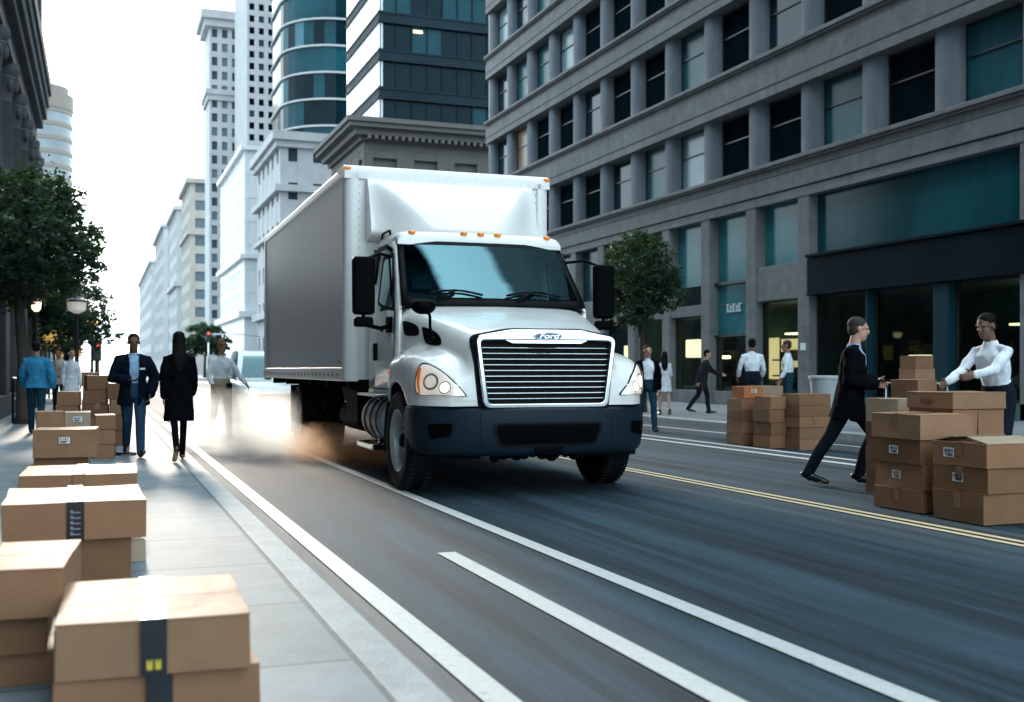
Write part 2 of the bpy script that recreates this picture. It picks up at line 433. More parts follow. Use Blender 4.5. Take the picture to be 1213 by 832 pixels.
# ------------------------------------------------------------------ office building along the right pavement
FX = 18.0; 
def cladding(name, col):
    # granite slabs: joints on a 1.3 m module, each slab its own tone, rain streaks running down
    m = paving(name, col, 2.6, 1.24, .55, .08, .005, .6); nt = m.node_tree; b_ = nt.nodes['Principled BSDF']
    tc = [n for n in nt.nodes if n.type == 'TEX_COORD'][0]; mp = [n for n in nt.nodes if n.type == 'MAPPING'][0]; br = [n for n in nt.nodes if n.type == 'TEX_BRICK'][0]
    sp = _n(nt, 'ShaderNodeSeparateXYZ'); cb = _n(nt, 'ShaderNodeCombineXYZ'); nt.links.new(tc.outputs['Object'], sp.inputs[0])
    nt.links.new(sp.outputs['Y'], cb.inputs['X']); nt.links.new(sp.outputs['Z'], cb.inputs['Y']); nt.links.new(cb.outputs[0], mp.inputs[0])
    st = _n(nt, 'ShaderNodeMapping'); st.inputs['Scale'].default_value = (1, 2.2, .12); ns = _n(nt, 'ShaderNodeTexNoise'); ns.inputs['Scale'].default_value = 1.6; ns.inputs['Detail'].default_value = 7
    nt.links.new(tc.outputs['Object'], st.inputs[0]); nt.links.new(st.outputs[0], ns.inputs['Vector'])
    rp = _n(nt, 'ShaderNodeValToRGB'); rp.color_ramp.elements[0].position = .32; rp.color_ramp.elements[0].color = (.86, .86, .87, 1); rp.color_ramp.elements[1].position = .66
    nt.links.new(ns.outputs['Fac'], rp.inputs[0])
    old = b_.inputs['Base Color'].links[0].from_socket; x = _n(nt, 'ShaderNodeMix'); x.data_type = 'RGBA'; x.blend_type = 'MULTIPLY'; x.inputs['Factor'].default_value = 1
    nt.links.new(old, x.inputs['A']); nt.links.new(rp.outputs[0], x.inputs['B']); nt.links.new(x.outputs['Result'], b_.inputs['Base Color'])
    b_.inputs['Specular IOR Level'].default_value = .2
    return m
M_CONC = cladding('grey_granite_cladding', (.205, .205, .208))
M_PIER = mat('blue_grey_pier', (.125, .145, .168), .65, spec=.25, var=.12, vscale=.9, bump=.1, bscale=30)
M_CONCD = mat('dark_steel_fascia', (.003, .010, .016), .6, spec=.04, var=.3, vscale=.7)
M_TEALP = mat('teal_steel_column', (.007, .034, .048), .5, spec=.1, var=.2, vscale=.8)
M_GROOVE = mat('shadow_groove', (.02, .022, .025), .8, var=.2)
office = empty('office_building', (FX, 30, 0), 'long grey granite office building with bands of recessed windows above dark glazed shops', 'building')
PITCH = 2.6; PY = [20.1 + PITCH * k for k in range(-4, 13)]         # pier centres along the street
PY = [y for y in PY if y < 52]
YE = 51.5; YS = -6
ROWS = [(7.1, 9.05), (10.3, 12.4), (13.45, 15.6), (16.7, 18.85), (19.95, 22.1)]
b = MB()
b.box(FX + .5, 42, YS, YE, 6.0, 24)                                  # core
b.box(FX, FX + .5, YS, PY[0] - .5, 6.0, 24)                          # plain return towards the camera
zprev = 6.73
for z0, z1 in ROWS + [(23.2, 24)]:
    b.box(FX - .05, FX + .5, YS, YE, zprev, z0 - .37 if z0 != 7.1 else z0 - .36)
    b.box(FX, FX + .5, YS, YE, z0 - .4, z0)
    zprev = z1
for y in PY:
    for z0, z1 in ROWS:
        # half-round granite pier between windows
        n = 12; rg = []
        for z in (z0, z1):
            rg.append([(FX + .52 - .42 * math.sin(math.pi * i / n) ** .45, y + .41 * math.cos(math.pi * i / n), z) for i in range(n + 1)])
        b.rings(rg, 1)
b.box(FX, FX + .5, YS, YE, 5.97, 6.25 - .02); b.box(FX - .03, FX + .5, YS, YE, 6.27, 6.73)
wall = rel(b, office).build('wall', [M_CONC, M_PIER], office, fix=False, auto=35)
b = MB()
for z0, z1 in ROWS:                                                  # projecting sill courses with a drip
    b.box(FX - .16, FX, YS, YE, z0 - .10, z0 + .012); b.box(FX - .10, FX - .001, YS, YE, z0 - .16, z0 - .103)
rel(b, office).build('sill_course', M_CONC, office, bevel=.015)
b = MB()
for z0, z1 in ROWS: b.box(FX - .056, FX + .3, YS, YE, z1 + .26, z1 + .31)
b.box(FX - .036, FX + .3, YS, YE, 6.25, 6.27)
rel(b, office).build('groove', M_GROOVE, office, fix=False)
# upper windows: frame with a pane each
fr = {}
def upper_window(y, z0, z1, m):
    k = round(z1 - z0, 3)
    if k not in fr:
        q = MB(); hw = .93; h = z1 - z0
        q.box(-.03, .03, -hw, hw, 0, .07); q.box(-.03, .03, -hw, hw, h - .07, h)
        q.box(-.03, .03, -hw, -hw + .06, .07, h - .07); q.box(-.03, .03, hw - .06, hw, .07, h - .07)
        q.box(-.025, .03, -hw + .06, hw - .06, h * .60, h * .60 + .045)
        me = bpy.data.meshes.new('window_frame'); q.bm.to_mesh(me); q.bm.free(); me.materials.append(M_FRAME); fr[k] = me
    o = bpy.data.objects.new('window', fr[k]); COL.objects.link(o); o.parent = office; o.location = (.44, y - 30, z0)
    pane_copy('W', 1.84, z1 - z0 - .04, (.02, 0, .02), m, o, 'pane')
rw = random.Random(5)
for ri, (z0, z1) in enumerate(ROWS):
    for k in range(len(PY) - 1):
        y = (PY[k] + PY[k + 1]) / 2
        m = rw.choices(PANE, (6.5, 1.2 + (1.2 if ri == 2 else 0), 2.2, .25, .5))[0]
        if ri == 0 and k in (4, 5): m = PANE[0] if k == 4 else PANE[1]
        if ri == 0 and k == 3: m = PANE[1]
        if ri >= 2 and y > 40: m = rw.choice((PANE[3], PANE[2], PANE[1]))
        upper_window(y, z0, z1, m)
# ground storey: piers, spandrels, glazing and lit interiors
b = MB()
gp = [y for y in PY if y > 24.5]
for y in gp + [17.5]:
    q = MB(); q.box(FX + .02, FX + .5, y - .26, y + .26, ZR, 5.97); rel(q, office).build('shop_pier', M_CONC, office, fix=False, bevel=.02)
for y0, y1 in zip(gp, gp[1:]):
    if y0 < 26: b.box(FX + .06, FX + .4, y0 + .26, y1 - .26, 3.2, 4.2)
    elif y0 > 29.5: b.box(FX + .06, FX + .4, y0 + .26, y1 - .26, 2.95, 3.9 if y0 > 33 else 3.3)
    b.box(FX + .1, FX + .4, y0 + .26, y1 - .26, ZR, .55)
b.box(FX + .32, FX + .38, gp[0], gp[-1], ZR, .5); b.box(FX + .32, FX + .38, gp[0], gp[-1], 3.22, 3.26); b.box(FX + .34, FX + .38, gp[3] - .1, gp[3] + .1, .5, 3.25)
rel(b, office).build('shop_front_panel', M_CONC, office, fix=False, bevel=.02)
b = MB(); b.box(FX - .05, FX + .5, 10, 25.04, 3.3, 4.25); b.box(FX - .12, FX + .5, 10, 25.04, 4.25, 4.33); b.box(FX - .08, FX + .5, 10, 25.04, 3.22, 3.298)
rel(b, office).build('fascia', M_CONCD, office, bevel=.01)
for y, wd in ((20.1, .5), (12.4, .5), (15.0, .2), (22.7, .09)):
    q = MB(); q.box(FX + .05, FX + .45, y - wd / 2, y + wd / 2, ZR, 3.219); rel(q, office).build('column', M_TEALP, office, bevel=.02)
b = MB(); b.box(FX - .02, FX + .5, YS, 10, ZR, 5.97); rel(b, office).build('plain_bay', M_CONC, office)
G_SHOP = glass_mat('shop_glass', (.55, .80, .82), -.02, .02, (.55, .8, .85))
PTEAL2 = mat('first_floor_teal', (.008, .058, .070), .16, spec=.12, var=.55, vscale=.28, stretch=(1, 1, .35), rvar=.06)
PTEAL3 = mat('first_floor_pale_teal', (.035, .165, .19), .16, spec=.2, var=.3, vscale=.5, rvar=.06)
for y0, y1 in zip(gp, gp[1:]):                                        # first-floor lights above the shop line
    zb = 4.2 if y0 < 26 else (3.9 if y0 > 33 else 3.95)
    pane_copy('W', y1 - y0 - .5, 5.97 - zb, (.36, (y0 + y1) / 2 - 30, zb), PTEAL3 if y0 < 32 else PTEAL2, office)
    if 27 < y0 < 29.5:
        pane_copy('W', y1 - y0 - .5, 1.56, (.34, (y0 + y1) / 2 - 30, 2.3), PTEAL3, office, 'sign_panel')
        q = MB(); q.box(FX + .2, FX + .45, y0 + .26, y1 - .26, 3.86, 3.95); q.box(FX + .2, FX + .45, y0 + .26, y1 - .26, 2.24, 2.3)
        rel(q, office).build('transom', M_FRAME, office)
for y0, y1 in ((10, 17.24), (17.76, 25.04)):
    pane_copy('W', y1 - y0, 1.64, (.30, (y0 + y1) / 2 - 30, 4.33), PTEAL2, office)
for y0, y1 in [(10, 12.15), (12.65, 14.9), (15.1, 17.24), (17.76, 19.85), (20.35, 22.65), (22.75, 25.04)] + [(a + .26, c - .26) for a, c in zip(gp, gp[1:])]:
    zt = 3.22 if y0 < 26 else (2.3 if 27 < y0 < 30 else 2.95)
    q = MB(); w_, h_ = (y1 - y0) / 2, zt - .5
    for (a0, a1, c0, c1) in ((-w_, w_, 0, .06), (-w_, w_, h_ - .06, h_), (-w_, -w_ + .05, .06, h_ - .06), (w_ - .05, w_, .06, h_ - .06)): q.box(-.03, .03, a0, a1, c0, c1)
    o = q.build('shop_window', M_FRAME, office, loc=(.30, (y0 + y1) / 2 - 30, .5))
    pane_copy('W', 2 * w_ - .08, h_ - .1, (.0, 0, .05), G_SHOP, o, 'pane')
M_INT = mat('shop_interior_dark', (.06, .11, .12), .8, var=.5, vscale=.8)
M_INTW = mat('shop_interior_warm', (.22, .15, .08), .7, var=.6, vscale=1.4, emit=(1, .62, .27), estr=1.1)
b = MB(); b.box(FX + .02, FX + .5, 10, 25.3, ZR, .5)
b.face([(22, 10, .15), (22, YE, .15), (22, YE, 3.6), (22, 10, 3.6)]); b.face([(FX + .4, 10, .152), (22, 10, .152), (22, YE, .152), (FX + .4, YE, .152)])
b.face([(FX + .5, 10, 5.99), (22, 10, 5.99), (22, YE, 5.99), (FX + .5, YE, 5.99)]); b.face([(FX + .5, 10, 3.24), (22, 10, 3.24), (22, YE, 3.24), (FX + .5, YE, 3.24)])
for y in (10.02, 25.2, 35.6, 51.4): b.face([(FX + .4, y, .15), (22, y, .15), (22, y, 5.9), (FX + .4, y, 5.9)])
rel(b, office).build('shop_interior', M_INT, office, fix=False)
b = MB()
for y0, y1, z0, z1, x in ((28.3, 30.1, 1.2, 2.2, 20.6), (25.8, 27.6, 1.2, 2.8, 20.9), (31.6, 33.0, .9, 2.3, 21.5), (36.5, 39.5, 1, 2.2, 21.5), (19.0, 19.8, 1.6, 2.5, 21.3), (15.6, 16.6, 1.5, 2.5, 21)):
    b.box(x, x + .05, y0, y1, z0, z1)
rel(b, office).build('lit_display', M_INTW, office)
M_SHELF = mat('shop_shelving', (.05, .045, .04), .7, var=.4, vscale=3)
b = MB(); rs = random.Random(3)
for y in (11.5, 13.6, 16, 18.6, 21.4, 23.7, 26.4, 29.3, 33.6, 37, 41, 45):
    for z in (.5, 1.0, 1.5): b.box(20.2, 20.7, y - .8, y + .7, z, z + .05)
    b.box(20.6, 20.7, y - .8, y + .7, .15, 1.9)
    for k in range(7): 
        yy = y - .7 + k * .19; b.box(20.25, 20.55, yy, yy + .13, .55 + .5 * (k % 3), .55 + .5 * (k % 3) + rs.uniform(.12, .3))
rel(b, office).build('shop_shelf', M_SHELF, office, fix=False)
M_LAMP = mat('warm_lamp_glow', (1, .8, .5), .5, emit=(1, .70, .36), estr=4.5, var=.02)
M_LAMPS = mat('soft_lamp_glow', (1, .8, .5), .5, emit=(1, .72, .40), estr=2.2, var=.02)
def lamp(y, z, w_, h_, x=19.3, m=M_LAMP):
    q = MB(); q.box(-.2, .2, -w_ / 2, w_ / 2, -h_ / 2, h_ / 2)
    o = q.build('shop_lamp', m, office, loc=(x - FX, y - 30, z), bevel=.03)
    q = MB(); q.box(-.01, .01, -.01, .01, h_ / 2 + .001, 3.23 - z); q.build('cord', M_FRAME, o)
lamp(33.4, 1.95, .85, .62, 19.4, M_LAMPS); lamp(30.9, 1.62, .42, .10, 18.9); lamp(27.6, 2.3, 1.2, .05, 19.6)
lamp(18.7, 2.25, 1.5, .05, 19.6, M_LAMPS); lamp(23.0, 1.55, .5, .1, 20.0, M_LAMPS); lamp(16.3, 2.2, 1.8, .05, 20, M_LAMPS); lamp(38.3, 1.9, .7, .5, 19.4, M_LAMPS)
# small illuminated lettering behind the first-floor glass and a paper notice by the shop door
M_LETTER = mat('pale_lettering', (.5, .62, .64), .5, var=.05)
q = MB()
for k, (dy, hh) in enumerate(((.0, .26), (.17, .20), (.34, .26), (.52, .2), (.68, .26))):
    q.box(-.01, .01, -dy - .06, -dy + .02, 0, hh); q.box(-.01, .01, -dy - .12, -dy - .06, 0, .05); q.box(-.01, .01, -dy - .12, -dy - .06, hh - .05, hh)
q.build('lettering', M_LETTER, office, loc=(.31, 29.65 - 30, 3.0))
q = MB(); q.box(-.012, 0, -.12, .12, 0, .2); q.build('notice', M_PAPER, office, loc=(.02, 25.3 - 30, 1.75))

# ------------------------------------------------------------------ dark classical building along the left pavement
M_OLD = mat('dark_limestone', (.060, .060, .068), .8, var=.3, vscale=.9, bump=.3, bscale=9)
LX = -2.1
left = empty('classical_building', (LX, 30, 0), 'dark classical stone building with columns and heavy projecting cornices at the left edge', 'building')
b = MB()
b.box(-24, LX - .55, -8, 49, 0, 30)
for z0, z1, o in ((0, .6, -.02), (4.1, 4.4, .0), (4.4, 4.7, .12), (9.7, 10.0, -.12), (10.0, 11.1, -.3), (11.1, 11.5, -.06), (11.5, 12.0, .08), (12.0, 12.5, .16), (12.5, 13.0, .24), (18.5, 19, .1), (19, 19.5, .25), (25, 26, .1), (29, 30, .4)):
    b.box(LX - .6, LX + o, -8, 49 + max(0, o), z0, z1)
for y in [-6 + 3.6 * k for k in range(16)]:                         # rusticated piers of the ground storey and pilasters above
    b.box(LX - .56, LX - .03, y - .6, y + .6, .6, 4.1)
    b.box(LX - .56, LX - .08, y - .5, y + .5, 13.0, 18.5); b.box(LX - .56, LX - .1, y - .5, y + .5, 19.5, 25)
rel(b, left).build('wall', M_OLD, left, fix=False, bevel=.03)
cm = None
for y in [-6 + 3.6 * k for k in range(16)]:
    if cm is None:
        q = MB(); q.lathe([(.50, 4.7), (.50, 4.85), (.42, 4.95), (.44, 5.05), (.38, 5.15), (.37, 6.5), (.33, 8.6), (.36, 8.65), (.33, 8.72), (.42, 9.1), (.5, 9.3), (.46, 9.35), (.54, 9.5), (.54, 9.7)], 20)
        for k in range(8):
            a = math.pi / 4 * k; q.ell((.42 * math.cos(a), .42 * math.sin(a), 9.12), (.1, .1, .2), seg=8)
        cm = q.build('column', M_OLD, left, loc=(-.52, y - 30, 0), auto=40)
    else:
        c = cm.copy(); COL.objects.link(c); c.parent = left; c.location = (-.52, y - 30, 0)
am = None
for k in range(15):                                                  # arched windows between the piers
    y = -6 + 3.6 * k + 1.8
    if am is None:
        def arch(z0, zs, r, dx, n=14): return [(-r, z0), (r, z0)] + [(r * math.cos(math.pi * i / n), zs + r * math.sin(math.pi * i / n)) for i in range(n + 1)]
        q = MB(); A = arch(.7, 2.9, 1.0, 0); B = arch(.6, 2.9, 1.14, 0)
        n = len(A)
        for i in range(n):
            j = (i + 1) % n
            q.face([(0, *A[i]), (0, *A[j]), (0, *B[j]), (0, *B[i])]); q.face([(-.25, *A[i]), (-.25, *A[j]), (0, *A[j]), (0, *A[i])])
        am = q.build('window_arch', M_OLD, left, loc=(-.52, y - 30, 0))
        q = MB(); q.face([(-.06, p[0], p[1]) for p in A]); pm = q.build('pane', PANE[0], am)
    else:
        c = am.copy(); COL.objects.link(c); c.parent = left; c.location = (-.52, y - 30, 0)
        c2 = pm.copy(); COL.objects.link(c2); c2.parent = c
    for z0, z1 in ((5.4, 8.6), (13.6, 17.6), (20, 24)):
        if (z0 < 6 or y > 16): pane_copy('E', 1.5, z1 - z0, (-.53, y - 30, z0), PANE[0] if z0 < 12 else PANE[2], left)

# ------------------------------------------------------------------ towers further down the street
M_PALE = stone('pale_limestone', (.40, .40, .41), vs=.5); M_PALE2 = stone('cream_stone', (.40, .37, .335)); M_GREYST = stone('grey_limestone', (.10, .094, .088), vs=.8)  # cream is the setback tower's own stone colour
M_PALEH = stone('hazy_pale_stone', (.43, .43, .44), vs=.2); M_WPAN = mat('white_glare_panel', (.62, .64, .66), .25, spec=.6, var=.05, vscale=.1)  # white panel carries the sky glare of the tower's street glass
PB = mat('far_pane', (.045, .075, .095), .15, spec=.3, var=.4, vscale=.15); PBH = mat('hazy_pane', (.13, .17, .20), .2, spec=.3, var=.2, vscale=.2)  # distance haze is lightened into the hazy stone and pane colours
PCUR = [mat('curtain_glass_dark', (.004, .018, .026), .08, spec=.08, var=.5, vscale=.12), mat('curtain_glass_teal', (.010, .055, .072), .1, spec=.1, var=.4, vscale=.15),
        mat('curtain_glass_light', (.05, .14, .18), .1, spec=.2, var=.3, vscale=.2)]
M_BAND = mat('dark_steel_band', (.010, .022, .030), .6, .0, spec=.1, var=.2, vscale=.4)
# stone block carrying a dark glass tower with a bright banded street front
t = empty('glass_tower', (18, 78.5, 0), 'dark glass tower with slanting white street front rising from a stone base', 'tower')
b = MB(); x0, x1, y0, y1 = 18.35, 46, 78.85, 90.5
b.box(x0, x1, y0, y1, 0, 20.5)
grid(b, 'S', 78.5, 18.03, 46, 14.2, 18.4, 9, 1, .42, .3, .4, t, [PCUR[0], PCUR[1]], [2, 1])
grid(b, 'W', 18, 78.53, 90.5, 14.2, 18.4, 5, 1, .5, .3, .4, t, [PCUR[0]], [1])
grid(b, 'S', 78.5, 18.03, 46, 1, 13.0, 9, 3, .42, .3, .4, t, [PCUR[0], PCUR[1]], [2, 1], skip=lambda i, r: i > 4)
b.box(18.03, 46, 78.5, 78.9, 18.402, 20.5); b.box(18, 18.4, 78.53, 90.5, 18.402, 20.5); b.box(18.03, 46, 78.5, 78.9, 0, .998); b.box(18, 18.4, 78.53, 90.5, 0, 14.198); b.box(18.03, 46, 78.5, 78.9, 13.002, 14.198)
rel(b, t).build('wall', M_GREYST, t, fix=False)
b = MB()
for z, h, o in ((13.2, .35, .25), (13.55, .35, .6), (13.9, .3, .9), (19.0, .35, .3), (19.35, .5, .8), (19.85, .35, 1.3), (20.2, .35, 1.5)):
    b.box(18 - o, 46, 78.5 - o, 90.5, z, z + h)
for k in range(56):
    b.box(18.1 + k * .5, 18.35 + k * .5, 77.6, 78.5, 19.05, 19.34); b.box(18.1 + k * .5, 18.35 + k * .5, 77.75, 78.5, 13.3, 13.54)
rel(b, t).build('cornice', M_GREYST, t, fix=False)
b = MB(); tx = 19.4; ty = 79.6
b.box(tx + .3, 46, ty + .3, 91, 20.5, 70)
rel(b, t).build('tower_core', M_BAND, t, fix=False)
rw = random.Random(9); n = 0
for k in range(13):                                                   # glass storeys: dark front, street side whitened as painted sky glare
    z0 = 20.6 + k * 3.0
    for i in range(11):
        xa = tx + .15 + i * 2.4
        if n < 60: pane_copy('S', 2.33, 2.1, (xa + 1.2 - 18, ty + .2 - 78.5, z0), rw.choices(PCUR, (6, 2.0, .12))[0], t); n += 1
    q = MB(); q.box(tx, tx + .3, ty + .1, 91, z0 + .1, z0 + 2.3); rel(q, t).build('street_glare_panel', M_WPAN, t, fix=False)
    q = MB(); q.box(tx - .12, 46, ty - .12, 91, z0 + 2.1, z0 + 2.2); q.box(tx - .02, 46, ty - .02, 91, z0 + 2.2, z0 + 2.85); q.box(tx - .08, 46, ty - .08, 91, z0 + 2.85, z0 + 2.97)
    rel(q, t).build('floor_band', M_BAND, t, fix=False)
b = MB()
for i in range(23): b.box(tx + .1 + i * 1.2, tx + .16 + i * 1.2, ty + .08, ty + .3, 20.6, 60)
rel(b, t).build('mullion', M_BAND, t, fix=False)
q = MB(); q.box(-.35, .35, -.02, .02, 0, .2); q.build('lit_ceiling_lamp', M_LAMP, t, loc=(4.4, ty + .1 - 78.5, 28.2))
t.scale = (1, 1, .94)

# white classical block
wb = block('stone_building', 'white classical stone block with small windows and moulded cornices beside the truck box', 18, 42, 118, 136, 26.4, M_PALE,
           west=(5, 6, .62, .55, 2), south=(9, 6, .62, .55, 2), panes=[PB, PANE[0]], wts=[1, 1], cornices=((25.6, .9, .9), (24.9, .7, .5), (20.2, .7, .6), (15.9, .5, .45), (7.0, .8, .6)))
# blue curved glass tower behind it
ct = empty('curved_tower', (32, 152, 0), 'blue glass tower with rounded corner and pale floor bands', 'tower')
def rrect(cx, cy, hx, hy, r, n=8):
    o = []
    for qx, qy, a0 in ((1, 1, 0), (-1, 1, 90), (-1, -1, 180), (1, -1, 270)):
        for k in range(n + 1):
            a = R(a0 + 90 * k / n); o.append((cx + qx * (hx - r) + r * math.cos(a), cy + qy * (hy - r) + r * math.sin(a)))
    return o
CX, CY = 35.4, 149
pl = rrect(0, 0, 13.4, 11, 7.5); pl2 = rrect(0, 0, 13.15, 10.75, 7.3)
b = MB()
for k in range(23):
    z0 = 2 + k * 3.4; q = MB()
    q.rings([[(p[0] + CX - 32, p[1] + CY - 152, z) for p in pl] for z in (z0 + 2.86, z0 + 2.90, z0 + 3.06, z0 + 3.10)], cap=True)
    q.build('floor_band', M_PALE, ct, auto=30)
    ps = [(p[0] + CX - 32, p[1] + CY - 152) for p in pl2]; m_ = len(ps); g = MB(); rr = random.Random(k)
    for i in range(m_):
        j = (i + 1) % m_; a, c = Vector(ps[i]), Vector(ps[j]); L = (c - a).length; ns = max(1, round(L / 2.0))
        for s in range(ns):
            p, r_ = a.lerp(c, s / ns), a.lerp(c, (s + 1) / ns)
            g.face([(p.x, p.y, z0 - .31), (r_.x, r_.y, z0 - .31), (r_.x, r_.y, z0 + 2.87), (p.x, p.y, z0 + 2.87)], rr.choices((0, 1, 2), (4, 5, .5))[0])
    g.build('window_band', PCUR, ct)
# white podium and grid tower
block('podium_building', 'low white slab fronted block with plain bright street wall', 18, 40, 149, 180, 31, M_WPAN, west=(9, 7, .08, .30, 9), south=(8, 7, .3, .4, 9), panes=[M_WPAN], wts=[1], dep=.12,
      cornices=((30.4, .6, .5), (16, .6, .6), (8.2, .8, .8)))
block('grid_tower', 'tall white tower with square windows in a regular grid', 22.3, 42, 181, 198, 84, M_PALE, south=(13, 26, .46, .44, 34), panes=[PANE[0], PB], wts=[3, 1], skip=lambda i, r: i > 2)
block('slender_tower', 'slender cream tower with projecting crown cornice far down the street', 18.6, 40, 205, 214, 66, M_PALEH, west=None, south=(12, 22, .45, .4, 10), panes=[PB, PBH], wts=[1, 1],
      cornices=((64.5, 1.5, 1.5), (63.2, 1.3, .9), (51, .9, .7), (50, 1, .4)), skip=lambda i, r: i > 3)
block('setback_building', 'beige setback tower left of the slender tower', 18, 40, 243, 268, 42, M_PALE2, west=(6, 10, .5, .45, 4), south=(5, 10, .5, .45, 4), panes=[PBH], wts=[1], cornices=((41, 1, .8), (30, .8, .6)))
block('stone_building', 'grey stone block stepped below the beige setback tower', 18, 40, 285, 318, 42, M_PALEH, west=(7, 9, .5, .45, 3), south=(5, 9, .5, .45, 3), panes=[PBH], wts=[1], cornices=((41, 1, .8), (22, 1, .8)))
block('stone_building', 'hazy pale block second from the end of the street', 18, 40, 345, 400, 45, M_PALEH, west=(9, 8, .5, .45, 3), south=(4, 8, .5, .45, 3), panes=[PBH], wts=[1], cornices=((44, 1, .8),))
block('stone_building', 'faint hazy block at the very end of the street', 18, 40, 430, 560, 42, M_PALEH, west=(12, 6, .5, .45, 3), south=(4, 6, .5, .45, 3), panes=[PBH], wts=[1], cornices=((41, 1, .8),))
# rounded glass tower far away behind the left trees
rt = empty('round_tower', (-17, 370, 0), 'round glazed tower in sun haze behind the left trees', 'tower')
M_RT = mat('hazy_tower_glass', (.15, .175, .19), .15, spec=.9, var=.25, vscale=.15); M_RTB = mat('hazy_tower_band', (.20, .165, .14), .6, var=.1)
for k in range(18):
    q = MB(); z = 4 + k * 4.3; q.lathe([(9, z), (9, z + 2.9)], 32, cap=False); q.build('window_band', M_RT, rt, auto=30)
    q = MB(); q.lathe([(9.12, z + 2.9), (9.2, z + 3.0), (9.2, z + 4.2), (9.12, z + 4.3)], 32); q.build('floor_band', M_RTB, rt, auto=30)
q = MB(); q.lathe([(9.4, 81.4), (9.4, 86), (8, 86.2), (8, 88.5)], 32); q.build('crown', M_RTB, rt, auto=30)
# lower shop fronts set back behind the left trees
M_BROWN = stone('brown_brick_front', (.12, .10, .095)); 
for i, (y0, y1, h, lab) in enumerate(((49.5, 68, 8.5, 'low dark shop block just past the classical building'), (70, 96, 7.5, 'brown shop block behind the second left tree'), (98, 150, 9, 'long dim shop block far along the left pavement'))):
    rt_ = empty('shop_block', (-6.2, y0, 0), lab, 'building')
    b = MB(); b.box(-22, -6.5, y0, y1, 0, h); grid(b, 'E', -6.2, y0, y1, .2, h, 5, 3, .3, .4, .35, rt_, [PANE[0], PANE[2], PANE[4]], [4, 2, 1])
    rel(b, rt_).build('wall', M_BROWN, rt_, fix=False)
# ------------------------------------------------------------------ the box truck
M_TW = mat('truck_white_paint', (.92, .895, .86), .22, coat=.6, var=.03, vscale=1.5, rvar=.04)
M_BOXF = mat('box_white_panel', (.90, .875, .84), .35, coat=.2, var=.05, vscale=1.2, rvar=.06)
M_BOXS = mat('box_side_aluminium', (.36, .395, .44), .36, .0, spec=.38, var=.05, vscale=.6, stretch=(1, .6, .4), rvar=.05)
M_BUMP = mat('bumper_dark_blue_plastic', (.008, .018, .028), .5, spec=.15, var=.15, vscale=30, bump=.04, bscale=400)
M_AMB = mat('amber_lens', (.75, .22, .02), .2, coat=.6, emit=(1, .32, .04), estr=.25, var=.05)
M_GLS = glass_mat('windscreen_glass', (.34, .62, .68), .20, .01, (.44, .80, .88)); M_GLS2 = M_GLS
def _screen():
    # tinted pane with a painted sky reflection: the mirror layer is strongest in the middle and fades softly towards both pillars
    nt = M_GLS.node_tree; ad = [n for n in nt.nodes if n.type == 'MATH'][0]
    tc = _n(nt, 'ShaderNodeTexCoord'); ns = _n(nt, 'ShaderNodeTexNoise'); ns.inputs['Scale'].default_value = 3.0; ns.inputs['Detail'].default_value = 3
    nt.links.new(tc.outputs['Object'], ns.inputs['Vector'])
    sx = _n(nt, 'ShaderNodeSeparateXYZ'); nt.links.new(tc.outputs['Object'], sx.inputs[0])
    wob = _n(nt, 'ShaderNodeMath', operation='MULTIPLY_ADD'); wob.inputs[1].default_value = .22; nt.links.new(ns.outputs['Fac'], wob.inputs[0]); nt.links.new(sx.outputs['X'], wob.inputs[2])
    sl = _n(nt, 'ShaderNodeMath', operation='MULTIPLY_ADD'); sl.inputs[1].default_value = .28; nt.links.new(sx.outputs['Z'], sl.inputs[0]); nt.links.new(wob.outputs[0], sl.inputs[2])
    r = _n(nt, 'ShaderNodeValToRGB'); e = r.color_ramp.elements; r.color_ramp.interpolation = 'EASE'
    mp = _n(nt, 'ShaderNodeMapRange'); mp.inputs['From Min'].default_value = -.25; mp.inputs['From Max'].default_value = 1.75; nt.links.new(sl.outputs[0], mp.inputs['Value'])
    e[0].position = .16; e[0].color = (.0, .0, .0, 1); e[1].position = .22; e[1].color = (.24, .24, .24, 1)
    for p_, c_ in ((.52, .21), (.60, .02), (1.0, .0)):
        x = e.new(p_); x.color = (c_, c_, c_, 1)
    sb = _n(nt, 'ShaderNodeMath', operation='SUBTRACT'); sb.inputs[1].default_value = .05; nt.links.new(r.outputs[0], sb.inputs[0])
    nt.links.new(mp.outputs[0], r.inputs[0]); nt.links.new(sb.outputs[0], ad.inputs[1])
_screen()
M_GLSD = glass_mat('door_glass', (.22, .34, .36), .12, .02, (.7, .9, .92))
M_CABIN = mat('cab_interior', (.035, .05, .055), .7, var=.3, vscale=5)
M_SEAT = mat('seat_fabric', (.07, .10, .115), .8, var=.2, vscale=14)
M_LENS = glass_mat('headlamp_lens', (.93, .94, .95), .05, .03)
M_BULB = mat('headlamp_bulb', (1, 1, 1), .3, emit=(1, .86, .66), estr=4.5, var=.02)
M_REFL = mat('headlamp_reflector', (.74, .75, .76), .25, .2, var=.06, vscale=20, emit=(1, .90, .76), estr=.45)  # faint emission stands in for lamplight on the reflector
M_BLUE = mat('badge_blue', (.012, .05, .22), .2, coat=.7, var=.1)
M_RIM = mat('white_steel_rim', (.52, .54, .56), .35, .3, var=.12, vscale=9)
M_MIRR = mat('mirror_black', (.0015, .002, .0025), .5, spec=.03, var=.15, vscale=20)

T = empty('box_truck', (4.0, 9.8, 0), 'white box truck with chrome grille and grey cargo box driving down the middle lane', 'truck', rz=R(-0.9))

